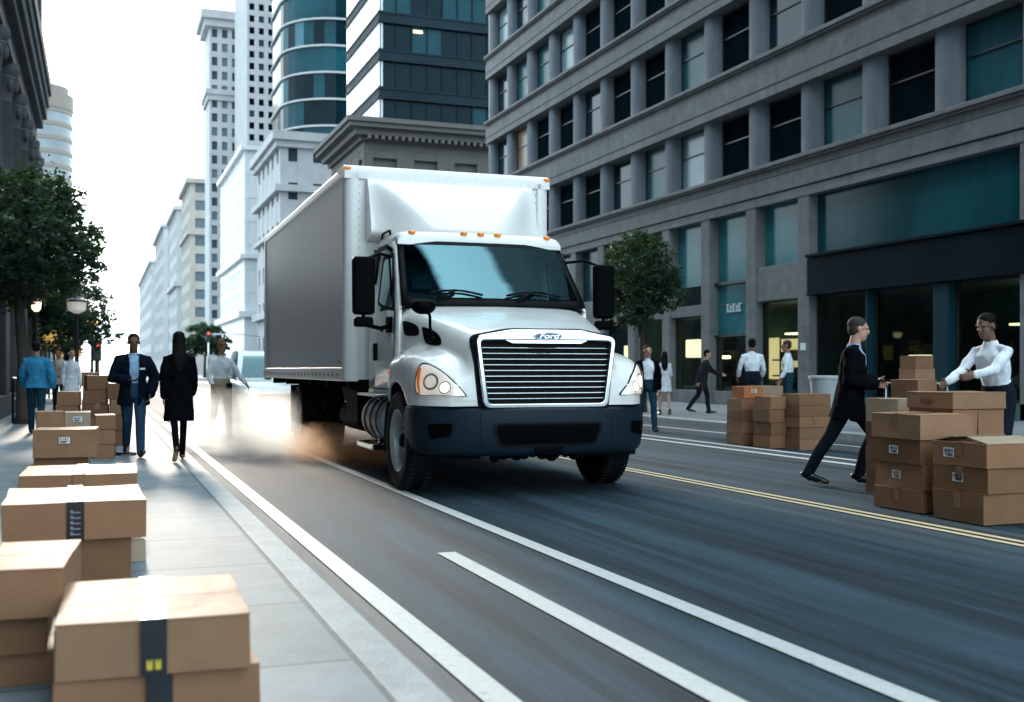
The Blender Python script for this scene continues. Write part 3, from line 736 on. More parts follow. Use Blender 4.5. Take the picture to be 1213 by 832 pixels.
# --- bonnet and fenders: lofted cross-sections, wheel arch cut into the lower edge
def sec(v):
    zt = lerpt([(-.05, 1.50), (0, 1.56), (.15, 1.625), (.5, 1.715), (1.0, 1.83), (1.5, 1.935)], v)
    w_ = lerpt([(-.05, .70), (0, .735), (.5, .85), (1.0, .96), (1.5, 1.045)], v)
    xf = lerpt([(-.05, .93), (0, .985), (.05, 1.04), (.12, 1.10), (.25, 1.165), (.4, 1.195), (.6, 1.21), (1.3, 1.21), (1.5, 1.17)], v)
    zf = lerpt([(-.05, 1.12), (0, 1.18), (.06, 1.235), (.15, 1.285), (.3, 1.335), (.55, 1.385), (.9, 1.415), (1.25, 1.39), (1.5, 1.31)], v)
    zb = .875
    if abs(v - 1.0) < .60: zb = max(zb, .50 + math.sqrt(.60 ** 2 - (v - 1.0) ** 2))
    zs = zt - .10
    pts = [(0, zt), (w_ * .35, zt - .006), (w_ * .7, zt - .02), (w_ - .09, zt - .05), (w_ - .02, zt - .11), (w_ + .01, zt - .20)]
    zi = zf + max(.02, min(.10, (zt - .2 - zf) * .35))
    xi = min(w_ + .03, xf - .13)
    pts += [(xi, zi), (xf - .15, zf + .004), (xf - .06, zf - .035), (xf - .012, zf - .11), (xf, zf - .22)]
    z_ = zf - .22
    if zb > z_ - .05: zl = [zb + .04, zb + .02]; pts = [p for p in pts if p[1] > zb + .06] + [(xf, zb + .05)]
    else: zl = [z_ - (z_ - zb) * .4, z_ - (z_ - zb) * .75]
    for z in zl: pts.append((xf, z))
    pts.append((xf, zb))
    out = catmull([(p[0], 0, p[1]) for p in pts], 40)
    return [Vector((p.x, v, p.z)) for p in out]
vs_ = [-.05, -.02, 0, .03, .06, .1, .15, .2, .25, .3, .35, .38] + [.40 + .045 * k for k in range(25)]
hb = MB(); rings = []
for v in vs_:
    h = sec(v); full = [Vector((-p.x, p.y, p.z)) for p in reversed(h[1:])] + h
    rings.append(full)
hb.rings(rings, closed=False, cap=False)
f0 = rings[0]; hb.face(list(f0))                                     # blunt nose behind the grille
bmesh.ops.remove_doubles(hb.bm, verts=hb.bm.verts, dist=1e-5); bmesh.ops.recalc_face_normals(hb.bm, faces=hb.bm.faces)
hbvh = BVHTree.FromBMesh(hb.bm)
hood = hb.build('bonnet', M_TW, T, auto=48)
sm = hood.modifiers.new('skin', 'SOLIDIFY'); sm.thickness = .03; sm.offset = -1

def decal(poly, org, d, u, w_, off, name, m, parent, dens=.02, thick=0.0, lift=None):
    """A panel shaped by a 2-D outline (in u,w), dropped along direction d on to the bonnet surface, standing off by `off`."""
    dp = []
    for i in range(len(poly)):                                        # resample long edges so the patch hugs the curved panel
        a_, b2 = Vector(poly[i]), Vector(poly[(i + 1) % len(poly)]); ns_ = max(1, int((b2 - a_).length / .04))
        for k_ in range(ns_): dp.append(tuple(a_.lerp(b2, k_ / ns_)))
    poly = dp
    d = Vector(d).normalized(); u = Vector(u).normalized(); w_ = Vector(w_).normalized(); org = Vector(org)
    c = Vector((sum(p[0] for p in poly) / len(poly), sum(p[1] for p in poly) / len(poly)))
    q = MB(); K = 12; prev = None; ok = True
    def hit(p):
        o = org + u * p[0] + w_ * p[1]; l, n, i, ds = hbvh.ray_cast(o, d)
        if l is None: return None
        if n.dot(d) > 0: n = -n
        return l + n * off
    cen = hit(c); rows = []
    for k in range(1, K + 1):
        row = [hit(c + (Vector(p) - c) * (k / K)) for p in poly]
        rows.append(row)
    if cen is None or any(x is None for r_ in rows for x in r_):
        print('DECAL MISS', name); return None
    vr = [[q.v(p) for p in r_] for r_ in rows]; vc = q.v(cen); n = len(poly)
    for i in range(n):
        j = (i + 1) % n; q.bm.faces.new((vc, vr[0][i], vr[0][j]))
        for a, b_ in zip(vr, vr[1:]): q.bm.faces.new((a[i], b_[i], b_[j], a[j]))
    o = q.build(name, m, parent, smooth=True)
    if thick:
        s_ = o.modifiers.new('t', 'SOLIDIFY'); s_.thickness = thick; s_.offset = 0
    return o
def smoothpoly(pts, n=36):
    P = [Vector((*p, 0)) for p in pts] + [Vector((*pts[0], 0))]
    m_ = len(pts); out = []
    for k in range(n):
        u = k / n * m_; i = int(u); t = u - i
        p0, p1, p2, p3 = (P[(i + j - 1) % m_] for j in range(4))
        c = 0.5 * ((2 * p1) + (p2 - p0) * t + (2 * p0 - 5 * p1 + 4 * p2 - p3) * t * t + (3 * p1 - p0 - 3 * p2 + p3) * t ** 3)
        out.append((c.x, c.y))
    return out

for s in (-1, 1):
    # headlight: teardrop lamp wrapped round the fender corner
    dd = (-s * .45, .9, -.12)
    uu = (s * .9, .45, 0); ww = (0, 0, 1)
    outl = [(.18, .215), (.06, .19), (-.10, .085), (-.235, -.055), (-.22, -.085), (.0, -.075), (.20, -.055), (.235, .07)]
    org = Vector((s * .985, .14, 1.045)) - Vector(dd).normalized() * 1.0
    big = smoothpoly([(p[0] * 1.08 + .002, p[1] * 1.09 + .004) for p in outl]); sml = smoothpoly(outl)
    hl = decal(big, org, dd, uu, ww, .004, 'headlight', M_DARK, T)
    if hl:
        decal(sml, org, dd, uu, ww, .013, 'reflector', M_REFL, hl)
        amb = smoothpoly([(.208, .17), (.175, .18), (.185, .06), (.178, -.045), (.200, -.045), (.218, .07)])
        decal(amb, org, dd, uu, ww, .019, 'turn_signal', M_AMB, hl)
        for (cxa, cza, r_) in ((.07, .05, .058), (-.07, -.01, .044)):
            circ = [(cxa + r_ * math.cos(a * math.pi / 9), cza + r_ * math.sin(a * math.pi / 9)) for a in range(18)]
            ring = [(cxa + r_ * 1.35 * math.cos(a * math.pi / 9), cza + r_ * 1.35 * math.sin(a * math.pi / 9)) for a in range(18)]
            decal(ring, org, dd, uu, ww, .017, 'lamp_bezel', M_GREYMET, hl)
            decal(circ, org, dd, uu, ww, .020, 'bulb', M_BULB if (s > 0 or r_ < .05) else M_REFL, hl)
        decal(sml, org, dd, uu, ww, .030, 'lens', M_LENS, hl)
    # two dark intake openings on the bonnet flank
    d2 = (-s, 0, 0); org2 = Vector((s * 2.2, 0, 1.76))
    va = smoothpoly([(1.36, -.10), (1.37, -.03), (1.10, -.075), (1.0, -.125), (1.0, -.19), (1.28, -.18)])
    vb_ = smoothpoly([(.90, -.16), (.91, -.11), (.66, -.165), (.53, -.24), (.55, -.30), (.80, -.275)])
    for pl_ in (va, vb_):
        decal(pl_, org2, d2, (0, 1, 0), (0, 0, 1), .004, 'side_vent', M_BLKPL, T, thick=.006)
    # round amber repeater on the fender
    circ = [(1.30 + .035 * math.cos(a * math.pi / 8), -.56 + .028 * math.sin(a * math.pi / 8)) for a in range(16)]
    decal(circ, org2, d2, (0, 1, 0), (0, 0, 1), .006, 'side_marker', M_AMB, T, thick=.01)

# --- grille: chrome surround, stepped top plate, nine bars over a dark core
def gx(z): return .615 + .105 * (z - .86) / .73
GY = -.085
def ring_loft(outer, inner, y0, y1, m, name, parent, bev=.012):
    q = MB(); n = len(outer)
    O0 = [q.v((p[0], y1, p[1])) for p in outer]; O1 = [q.v((p[0], y0, p[1])) for p in outer]
    I1 = [q.v((p[0], y0, p[1])) for p in inner]; I0 = [q.v((p[0], y1, p[1])) for p in inner]
    for i in range(n):
        j = (i + 1) % n
        for a, c in ((O0, O1), (O1, I1), (I1, I0), (I0, O0)): q.bm.faces.new((a[i], a[j], c[j], c[i]))
    return q.build(name, m, parent, bevel=bev, seg=3, auto=35)
def rpoly(pts, r, n=5):
    out = []; m_ = len(pts)
    for i in range(m_):
        p = Vector(pts[i]); a = (Vector(pts[i - 1]) - p); c = (Vector(pts[(i + 1) % m_]) - p)
        ra = min(r, a.length * .45, c.length * .45)
        A = p + a.normalized() * ra; C = p + c.normalized() * ra
        for k in range(n + 1):
            t = k / n; out.append(tuple((1 - t) ** 2 * A + 2 * t * (1 - t) * p + t * t * C))
    return out
outer = rpoly([(-.665, .855), (.665, .855), (.755, 1.535), (.38, 1.60), (-.38, 1.60), (-.755, 1.535)], .07)
inner = rpoly([(-.615, .898), (.615, .898), (.70, 1.495), (.43, 1.50), (-.43, 1.50), (-.70, 1.495)], .05)
gask = rpoly([(-.70, .835), (.70, .835), (.78, 1.545), (.39, 1.615), (-.39, 1.615), (-.78, 1.545)], .07)
g = empty('grille', (0, 0, 0), None, None); g.parent = T; g.name = 'grille'
ring_loft(outer, inner, GY - .045, .03, M_CHROME, 'surround', g)
q = MB(); q.extr(gask, 'y', GY + .022, .02); q.build('gasket', M_DARK, g, bevel=.006)
q = MB(); q.face([(-.64, GY + .028, .9), (.64, GY + .028, .9), (.67, GY + .028, 1.5), (-.67, GY + .028, 1.5)]); q.build('core', M_DARK, g)
q = MB()                                                             # stepped chrome plate carrying the badge
q.extr(rpoly([(-.44, 1.50), (-.37, 1.47), (.37, 1.47), (.44, 1.50)], .015), 'y', GY - .03, GY + .03)
q.build('top_plate', M_CHROME, g, bevel=.006, auto=35)
for k in range(10):
    z = .945 + k * .0535
    q = MB(); xw = gx(z) + .012
    q.extr([(GY - .012, z - .006), (GY - .018, z), (GY - .010, z + .005), (GY + .012, z + .006), (GY + .012, z - .006)], 'x', -xw, xw)
    q.build('bar', M_CHROME, g, bevel=.003)
for x in (-.27, .27):
    q = MB(); q.box(x - .012, x + .012, GY + .012, GY + .024, .93, 1.44); q.build('bracket', M_DARK, g)
g.scale = (.955, 1, 1)
bd = empty('badge', (0, 0, 0), None, None); bd.parent = g; bd.name = 'badge'
def oval(rx, rz, n=40): return [(rx * math.cos(2 * math.pi * k / n), 1.537 + rz * math.sin(2 * math.pi * k / n)) for k in range(n)]
q = MB(); q.extr(oval(.158, .043), 'y', GY - .058, GY - .03); q.build('badge_rim', M_CHROME, bd, bevel=.006, auto=35)
q = MB(); q.extr(oval(.146, .034), 'y', GY - .064, GY - .05); q.build('badge_field', M_BLUE, bd, bevel=.004, auto=35)
tcv = bpy.data.curves.new('badge_script', 'FONT'); tcv.body = 'Ford'; tcv.size = .072; tcv.shear = .35; tcv.extrude = .003; tcv.align_x = 'CENTER'; tcv.align_y = 'CENTER'
to = bpy.data.objects.new('tmp', tcv); COL.objects.link(to)
dg = bpy.context.evaluated_depsgraph_get(); me = bpy.data.meshes.new_from_object(to.evaluated_get(dg)); bpy.data.objects.remove(to); me.materials.clear()
me.transform(Matrix.Translation((0, GY - .067, 1.537)) @ Matrix.Rotation(R(90), 4, 'X') @ Matrix.Scale(1.5, 4, (1, 0, 0)))
link('badge_script', me, M_CHROME, bd)

# --- bumper: three dark blue plastic sections wrapping the nose
path = [(-1.20, .62), (-1.20, .42), (-1.18, .27), (-1.115, .13), (-.99, .02), (-.82, -.07), (-.60, -.135), (-.3, -.165), (0, -.17)]
path = path + [(-x, y) for x, y in reversed(path[:-1])]
path = [(p.x, p.y) for p in catmull([(x, y, 0) for x, y in path], 72)]
prof = [(.16, .86), (.03, .855), (.0, .835), (-.012, .77), (-.015, .68), (-.006, .56), (.01, .47), (.03, .43), (.06, .405), (.22, .40)]   # depth, height
def bump_ring(i, x, y):
    a = Vector(path[max(0, i - 1)]); c = Vector(path[min(len(path) - 1, i + 1)]); t = (c - a).normalized(); n_ = Vector((-t.y, t.x))
    if n_.y < 0: n_ = -n_
    if abs(x) > 1.15 and n_.x * x > 0: n_ = -n_
    up = max(0.0, (abs(x) - .75)) * .045
    return [Vector((x + n_.x * d, y + n_.y * d, z + up * (1 if z > .6 else .4))) for d, z in prof]
q = MB(); q.rings([bump_ring(i, x, y) for i, (x, y) in enumerate(path)], closed=False, cap=False)
bmesh.ops.recalc_face_normals(q.bm, faces=q.bm.faces)
if sum(f.normal.y for f in q.bm.faces) > 0: bmesh.ops.reverse_faces(q.bm, faces=q.bm.faces)
bbvh = BVHTree.FromBMesh(q.bm)
bumper = q.build('bumper', M_BUMP, T, auto=40, fix=False)
sm = bumper.modifiers.new('t', 'SOLIDIFY'); sm.thickness = .03; sm.offset = -1
_keep = hbvh; hbvh = bbvh
def bdecal(poly, name, m, off, ang=0, parent=bumper, ox=0.0, thick=0):
    d = (math.sin(ang), math.cos(ang), 0); u = (math.cos(ang), -math.sin(ang), 0)
    return decal(poly, Vector((ox, 0, 0)) - Vector(d) * 2.0 if not ang else Vector((ox, .1, 0)) - Vector(d) * 2.0, d, u, (0, 0, 1), off, name, m, parent, thick=thick)
bdecal(rpoly([(-.52, .635), (-.47, .52), (.47, .52), (.52, .635), (.52, .70), (-.52, .70)], .03, 4), 'lower_intake', M_MIRR, .011)  # flat black panel, the opening's shade put into its colour
bdecal(rpoly([(-.555, .64), (-.49, .495), (.49, .495), (.555, .64), (.555, .72), (-.555, .72)], .04, 4), 'intake_lip', M_DARK, .007)
for k in range(0): bdecal([(-.38 + k * .14, .535), (-.33 + k * .14, .535), (-.33 + k * .14, .685), (-.38 + k * .14, .685)], 'intake_rib', M_BUMP, .006)
bdecal(rpoly([(-.14, .43), (.14, .43), (.14, .505), (-.14, .505)], .01, 2), 'plate_bracket', M_BLKPL, .010, thick=.01)
for s in (-1, 1):
    bdecal(rpoly([(-s * .11, .60), (s * .10, .565), (s * .13, .705), (-s * .12, .72)] if s > 0 else [(.11, .60), (.12, .72), (-.13, .705), (-.10, .565)], .03, 4), 'fog_recess', M_MIRR, .008, ang=-s * .55, ox=s * .97)  # flat black panel with the pocket's shade as its colour
    bdecal([(s * .668, .46), (s * .674, .46), (s * .674, .82), (s * .668, .82)] if s > 0 else [(-.674, .46), (-.668, .46), (-.668, .82), (-.674, .82)], 'section_joint', M_DARK, .002)
hbvh = _keep
q = MB(); q.box(-.85, .85, .06, .3, .44, .9); q.box(-.66, .66, -.05, .06, .84, .90); q.build('nose_core', M_DARK, T)

# --- cab shell
def cx_(z): return 1.085 if z < 1.3 else (1.085 + (z - 1.3) * -.02 if z < 1.87 else 1.073 - (z - 1.87) * .125)
def vf(z): return 1.42 if z < 1.93 else 1.42 + (z - 1.93) * .80
VR = 2.84; ZS = [.95, 1.3, 1.87, 2.5, 2.66]
q = MB()
for s in (-1, 1):
    for za, zb in zip(ZS, ZS[1:]):
        def P(v, z): return (s * cx_(z), v, z)
        if za == 1.87:
            fa, fb = vf(za) + .17, vf(zb) + .10
            q.face([P(vf(za), za), P(fa, za), P(fb, zb), P(vf(zb), zb)]); q.face([P(2.46, za), P(VR, za), P(VR, zb), P(2.46, zb)])
        else:
            fa, fb = vf(za) + .17 if za >= 1.87 else 1.60, vf(zb) + .10 if zb > 1.9 else (1.59 if zb == 1.87 else 1.60)
            q.face([P(vf(za), za), P(fa, za), P(fb, zb), P(vf(zb), zb)]); q.face([P(fa, za), P(2.46, za), P(2.46, zb), P(fb, zb)]); q.face([P(2.46, za), P(VR, za), P(VR, zb), P(2.46, zb)])
q.face([(-1.08, VR, .95), (1.08, VR, .95), (cx_(2.66), VR, 2.66), (-cx_(2.66), VR, 2.66)])
q.face([(-1.085, 1.42, .95), (1.085, 1.42, .95), (1.085, VR, .95), (-1.085, VR, .95)])
body = q.build('cab_shell', M_TW, T, auto=30)
s_ = body.modifiers.new('t', 'SOLIDIFY'); s_.thickness = .035; s_.offset = -1
q = MB()                                                             # cowl between bonnet and windscreen, cab roof with rounded brow
def roofring(v, zt, hw, zl):
    return [Vector((x * hw, v, zl + (zt - zl) * h)) for x, h in ((-1, 0), (-1, .35), (-.985, .62), (-.94, .84), (-.86, .95), (-.6, .99), (0, 1), (.6, .99), (.86, .95), (.94, .84), (.985, .62), (1, .35), (1, 0))]
q.rings([roofring(v, zt, hw, zl) for v, zt, hw, zl in ((1.90, 2.67, .955, 2.60), (1.905, 2.71, .965, 2.60), (1.94, 2.745, .972, 2.605), (2.02, 2.765, .976, 2.63), (2.2, 2.785, .976, 2.65), (2.75, 2.785, .976, 2.65), (2.82, 2.77, .975, 2.65), (2.845, 2.72, .97, 2.65))], cap=True)
q.build('roof', M_TW, T, auto=40)
q = MB(); q.rings([[Vector((x * 1.06, v, z - .07 * abs(x) ** 3)) for x in [k / 8 for k in range(-8, 9)]] for v, z in ((1.40, 1.925), (1.47, 1.95), (1.50, 1.94))], closed=False, cap=False)
q.build('cowl', M_BLKPL, T, smooth=True)
# windscreen: bowed pane in a black surround
def wpt(x, z, off=0.0):
    hw = cx_(z) - .015
    return Vector((x * hw, vf(z) - .03 - .085 * (1 - abs(x) ** 2.2) - off * .78, z + off * .62))
def wgrid(x0, x1, z0, z1, nx=16, nz=6, off=0.0): return [[wpt(x0 + (x1 - x0) * i / nx, z0 + (z1 - z0) * k / nz, off) for i in range(nx + 1)] for k in range(nz + 1)]
q = MB(); q.rings(wgrid(-1, 1, 1.90, 2.645), closed=False, cap=False)
zs0, zs1 = 1.955, 2.60
for f in list(q.bm.faces): pass
q.bm.free(); q = MB()
Xo = [-1, -.955, -.91] ; 
for (x0, x1, z0, z1) in ((-1, 1, 1.90, 1.985), (-1, 1, 2.595, 2.645), (-1, -.925, 1.985, 2.595), (.925, 1, 1.985, 2.595)):
    q.rings(wgrid(x0, x1, z0, z1, 16 if x1 - x0 > 1 else 2, 4), closed=False, cap=False)
o = q.build('windscreen_surround', M_BLKPL, T, auto=40)
s_ = o.modifiers.new('t', 'SOLIDIFY'); s_.thickness = .03
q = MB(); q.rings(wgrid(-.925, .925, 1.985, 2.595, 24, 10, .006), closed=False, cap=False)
for f in q.bm.faces:                                                 # bounds of the painted sky reflection, unused; the glass shader masks it
    c = f.calc_center_median(); u = c.x / cx_(c.z); h = (c.z - 1.985) / .61
    lft = -.66 + .13 * h * (1 - h) - .10 * h + .02 * math.sin(h * 9); rgt = .30 - .28 * h + .02 * math.sin(h * 6)
    pass
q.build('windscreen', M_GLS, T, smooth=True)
for x0, x1 in ((-.75, -.16), (.10, .72)):                                # wipers
    q = MB(); pts = [wpt(x0 + (x1 - x0) * k / 6, 2.0 + .05 * math.sin(k / 6 * math.pi), .03) for k in range(7)]
    q.tube(pts, [.012] * 7, 8); q.tube([wpt(x0 + .1, 1.95, .03), wpt((x0 + x1) / 2, 2.04, .04)], .016, 8); q.build('wiper', M_BLKPL, T, smooth=True)
# cab interior: lining, dashboard, wheel, seats
q = MB(); q.box(-1.03, 1.03, 2.76, 2.80, 1.0, 2.62); q.box(-1.03, 1.03, 1.5, 2.8, .98, 1.02); q.box(-.93, .93, 1.98, 2.8, 2.60, 2.63); q.box(-1.03, 1.03, 1.45, 1.49, 1.0, 1.9); q.build('cab_lining', M_CABIN, T)
q = MB(); q.extr([(1.46, 1.5), (1.46, 1.93), (1.60, 1.97), (1.80, 1.93), (1.86, 1.75), (1.7, 1.5)], 'x', -1.0, 1.0); q.build('dashboard', M_CABIN, T, bevel=.03)
q = MB(); rr_ = []
for k in range(28):
    a = 2 * math.pi * k / 28; c = Vector((.48 + .21 * math.cos(a), 1.98 - .09 * math.sin(a), 1.97 + .19 * math.sin(a))); rr_.append(c)
q.tube(rr_ + [rr_[0]], [.014] * 29, 8); q.tube([(.48, 1.8, 1.85), (.48, 1.98, 1.97)], .03, 8); q.build('steering_wheel', M_BLKPL, T, smooth=True)
for x in (-.48, .48):
    st = empty('seat', (x, 2.4, 0), None, None); st.parent = T; st.name = 'seat'
    q = MB(); q.box(-.25, .25, -.25, .25, 1.35, 1.5); q.build('cushion', M_SEAT, st, bevel=.05)
    q = MB(); q.extr([(.16, 1.45), (.28, 1.45), (.36, 2.12), (.27, 2.12)], 'x', -.25, .25); q.build('backrest', M_SEAT, st, bevel=.04)
    q = MB(); q.box(-.13, .13, .28, .36, 2.15, 2.37); q.build('headrest', M_SEAT, st, bevel=.04)
# doors: window rubber, pane, handle, deflector, shut lines
for s in (-1, 1):
    d = empty('door', (0, 0, 0), None, None); d.parent = T; d.name = 'door'
    def P(v, z, o=0.0): return Vector((s * (cx_(z) + o), v, z))
    wo = rpoly([(vf(1.87) + .20, 1.845), (2.20, 1.91), (2.47, 1.965), (2.47, 2.515), (vf(2.5) + .10, 2.515)], .05, 4)
    cc = Vector((sum(p[0] for p in wo) / len(wo), sum(p[1] for p in wo) / len(wo)))
    q = MB(); n = len(wo); A = [P(*p, .004) for p in wo]; B = [P(*(cc + (Vector(p) - cc) * .86), .006) for p in wo]
    va = [q.v(p) for p in A]; vb = [q.v(p) for p in B]
    for i in range(n): q.bm.faces.new((va[i], va[(i + 1) % n], vb[(i + 1) % n], vb[i]))
    o = q.build('window_seal', M_BLKPL, d); s_ = o.modifiers.new('t', 'SOLIDIFY'); s_.thickness = .012
    q = MB(); q.face([P(*(cc + (Vector(p) - cc) * .9), .002) for p in wo]); q.build('door_window', M_GLSD, d)
    q = MB()
    for a, b_ in (((1.60, 1.0), (1.595, 1.86)), ((2.60, 1.0), (2.60, 2.55)), ((1.60, 1.0), (2.60, 1.0))):
        A_, B_ = P(*a, .002), P(*b_, .002); q.tube([A_, (A_ + B_) / 2, B_], [.006] * 3, 6)
    q.build('shut_line', M_DARK, d)
    q = MB(); q.box(min(s * 1.07, s * 1.125), max(s * 1.07, s * 1.125), 2.38, 2.46, 1.32, 1.52); q.build('door_handle', M_BLKPL, d, bevel=.015)
    q = MB(); q.box(min(s * 1.06, s * 1.088), max(s * 1.06, s * 1.088), 2.12, 2.20, 1.64, 1.71); q.build('lock_plate', M_BLKPL, d, bevel=.008)
    q = MB(); q.tube([P(1.94, 2.53, .03), P(2.2, 2.60, .035), P(2.6, 2.60, .035)], [(.012, .03)] * 3, 8); q.tube([P(2.55, 2.60, .03), P(2.6, 2.45, .03), P(2.62, 2.2, .02)], .012, 8)
    q.build('rain_deflector', M_BLKPL, d, smooth=True)
    # main mirror on two arms
    mr_ = empty('mirror', (0, 0, 0), None, None); mr_.parent = T; mr_.name = 'mirror'
    mx_ = -1.42 if s < 0 else 1.35; my = 1.56
    q = MB(); q.extr(rpoly([(mx_ - .115, 1.80), (mx_ + .115, 1.80), (mx_ + .12, 2.41), (mx_ - .12, 2.41)], .045, 5), 'y', my - .06, my + .06); q.build('mirror_head', M_MIRR, mr_, bevel=.03, seg=3)
    q = MB(); q.extr(rpoly([(mx_ - .10, 1.67), (mx_ + .10, 1.67), (mx_ + .10, 1.775), (mx_ - .10, 1.775)], .03, 4), 'y', my - .05, my + .05); q.build('spot_mirror', M_MIRR, mr_, bevel=.02)
    q = MB(); q.tube([(s * 1.07, 1.78, 1.70), (s * 1.2, 1.70, 1.66), (mx_, my + .02, 1.70)], [.024] * 3, 8); q.tube([(mx_, my, 1.68), (mx_, my, 1.82)], .02, 8)
    q.tube([(s * 1.03, 1.95, 2.46), (s * 1.2, 1.75, 2.47), (mx_, my + .02, 2.38)], [.016] * 3, 8); q.tube([(s * 1.05, 1.78, 1.78), (s * 1.05, 1.95, 2.46)], .012, 6); q.box(min(s * 1.06, s * 1.11), max(s * 1.06, s * 1.11), 1.70, 1.86, 1.62, 1.79); q.build('mirror_arm', M_MIRR, mr_, auto=40)
    # bonnet mirror on a bent stalk
    bm_ = empty('bonnet_mirror', (0, 0, 0), None, None); bm_.parent = T; bm_.name = 'bonnet_mirror'
    base = Vector((s * .93, .62, 1.52))
    if s < 0:
        hd = Vector((-1.02, .62, 1.84)); pts = [base, base + Vector((-.03, -.03, .12)), Vector((-.97, .58, 1.76)), hd + Vector((0, 0, -.05))]
        q = MB(); q.ell(hd, (.125, .085, .078), seg=18); q.build('mirror_head', M_MIRR, bm_, smooth=True)
    else:
        hd = Vector((1.33, .60, 1.84)); pts = [base, Vector((1.03, .58, 1.64)), Vector((1.16, .58, 1.76)), hd]
        q = MB(); q.ell(hd, (.035, .09, .055), seg=18); q.build('mirror_head', M_MIRR, bm_, smooth=True)
    q = MB(); q.tube(catmull(pts, 14), [.015 if s < 0 else .011] * 15, 8); q.ell(base, (.04, .05, .03)); q.build('stalk', M_MIRR, bm_, smooth=True)
# five roof marker lamps
for x in (-.80, -.20, 0, .20, .80):
    q = MB(); q.ell((0, 0, 0), (.045, .05, .028), seg=12); q.build('marker_light', M_AMB, T, smooth=True, loc=(x, 1.93, 2.745 if abs(x) < .5 else 2.735))
# aerial nub and grab rail
q = MB(); q.tube([(-.95, 2.3, 2.74), (-.95, 2.35, 2.80), (-.95, 2.7, 2.80), (-.95, 2.75, 2.74)], .014, 8); q.build('roof_rail', M_BLKPL, T, smooth=True)

# --- cargo box
BX = empty('cargo_box', (0, 0, 0), None, None); BX.parent = T; BX.name = 'cargo_box'
B0, B1 = 3.14, 10.8; Z0, Z1 = 1.08, 3.67; HW = 1.3
q = MB(); q.box(-HW + .02, HW - .02, B0 + .02, B1 - .02, Z0 + .02, Z1 - .03); q.build('panels', [M_BOXF], BX)
for s in (-1, 1):
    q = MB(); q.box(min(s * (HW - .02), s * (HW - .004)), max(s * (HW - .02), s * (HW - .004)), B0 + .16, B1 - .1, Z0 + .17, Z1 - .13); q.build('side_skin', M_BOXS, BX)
    q = MB()
    q.bm.free()
    q = MB(); q.box(min(s * (HW - .03), s * (HW + .012)), max(s * (HW - .03), s * (HW + .012)), B0 + .17, B1, Z0, Z0 + .165); q.build('bottom_rail', M_ALU, BX, bevel=.01)
    rail = MB(); rail.box(min(s * (HW - .05), s * (HW + .012)), max(s * (HW - .05), s * (HW + .012)), B0 + .17, B1, Z1 - .125, Z1); rail.build('top_rail', M_ALU, BX, bevel=.03, seg=3)
    q = MB()
    q.box(min(s * (HW + .0115), s * (HW + .013)), max(s * (HW + .0115), s * (HW + .013)), B0 + .38, B0 + .40 + 24 * .31, Z0 + .045, Z0 + .105, 1)
    for k in range(24):
        y = B0 + .4 + k * .31; q.box(min(s * (HW + .012), s * (HW + .016)), max(s * (HW + .012), s * (HW + .016)), y, y + .13, Z0 + .05, Z0 + .10)
    q.build('reflector_strip', [mat('dull_amber_reflector', (.42, .20, .08), .4, var=.3, vscale=9), M_ALU], BX)
    q = MB(); q.box(min(s * (HW + .012), s * (HW + .02)), max(s * (HW + .012), s * (HW + .02)), B0 + .22, B0 + .40, Z0 + .22, Z0 + .26); q.build('rust_reflector', mat('rear_red_lens', (.35, .03, .02), .3, coat=.4, var=.1), BX)
    # rounded front corner post and rear frame post
    q = MB(); n = 8; xs = []
    for k in range(n + 1):
        a = math.pi / 2 * k / n; xs.append((s * (HW - .10 + .112 * math.sin(a)), B0 + .10 - .112 * math.cos(a)))
    poly = xs + [(s * (HW + .012), B0 + .17), (s * (HW - .15), B0 + .17), (s * (HW - .15), B0 - .012)]
    q.extr(poly, 'z', Z0, Z1 - .10); q.build('corner_post', M_BOXF, BX, auto=35)
    q = MB(); q.box(min(s * (HW - .1), s * (HW + .014)), max(s * (HW - .1), s * (HW + .014)), B1 - .1, B1 + .03, Z0 - .05, Z1); q.build('rear_post', M_ALU, BX, bevel=.01)
    q = MB(); q.ell((s * (HW - .02), B0 + .0, Z1 - .04), (.05, .03, .025)); q.build('corner_marker', M_AMB, BX, smooth=True)
# front top cap rolls back over the roof
q = MB(); n = 8
prof_ = [(B0 - .012, Z1 - .16)] + [(B0 + .09 - .102 * math.cos(math.pi / 2 * k / n), Z1 - .09 + .10 * math.sin(math.pi / 2 * k / n)) for k in range(n + 1)] + [(B0 + .5, Z1 + .01), (B0 + .5, Z1 - .02), (B0 + .03, Z1 - .16)]
q.extr(prof_, 'x', -HW - .013, HW + .013); q.build('top_cap', M_BOXF, BX, auto=35)
q = MB()
for k in range(26): 
    x = -1.22 + k * .0976; q.ell((x, B0 - .010, Z1 - .13), (.008, .006, .008), seg=6)
for s in (-1, 1):
    for k in range(26): q.ell((s * 1.13, B0 - .002 + .02, Z0 + .1 + k * .094), (.007, .024, .007), seg=6)
q.build('rivet', M_ALU, BX, smooth=True)
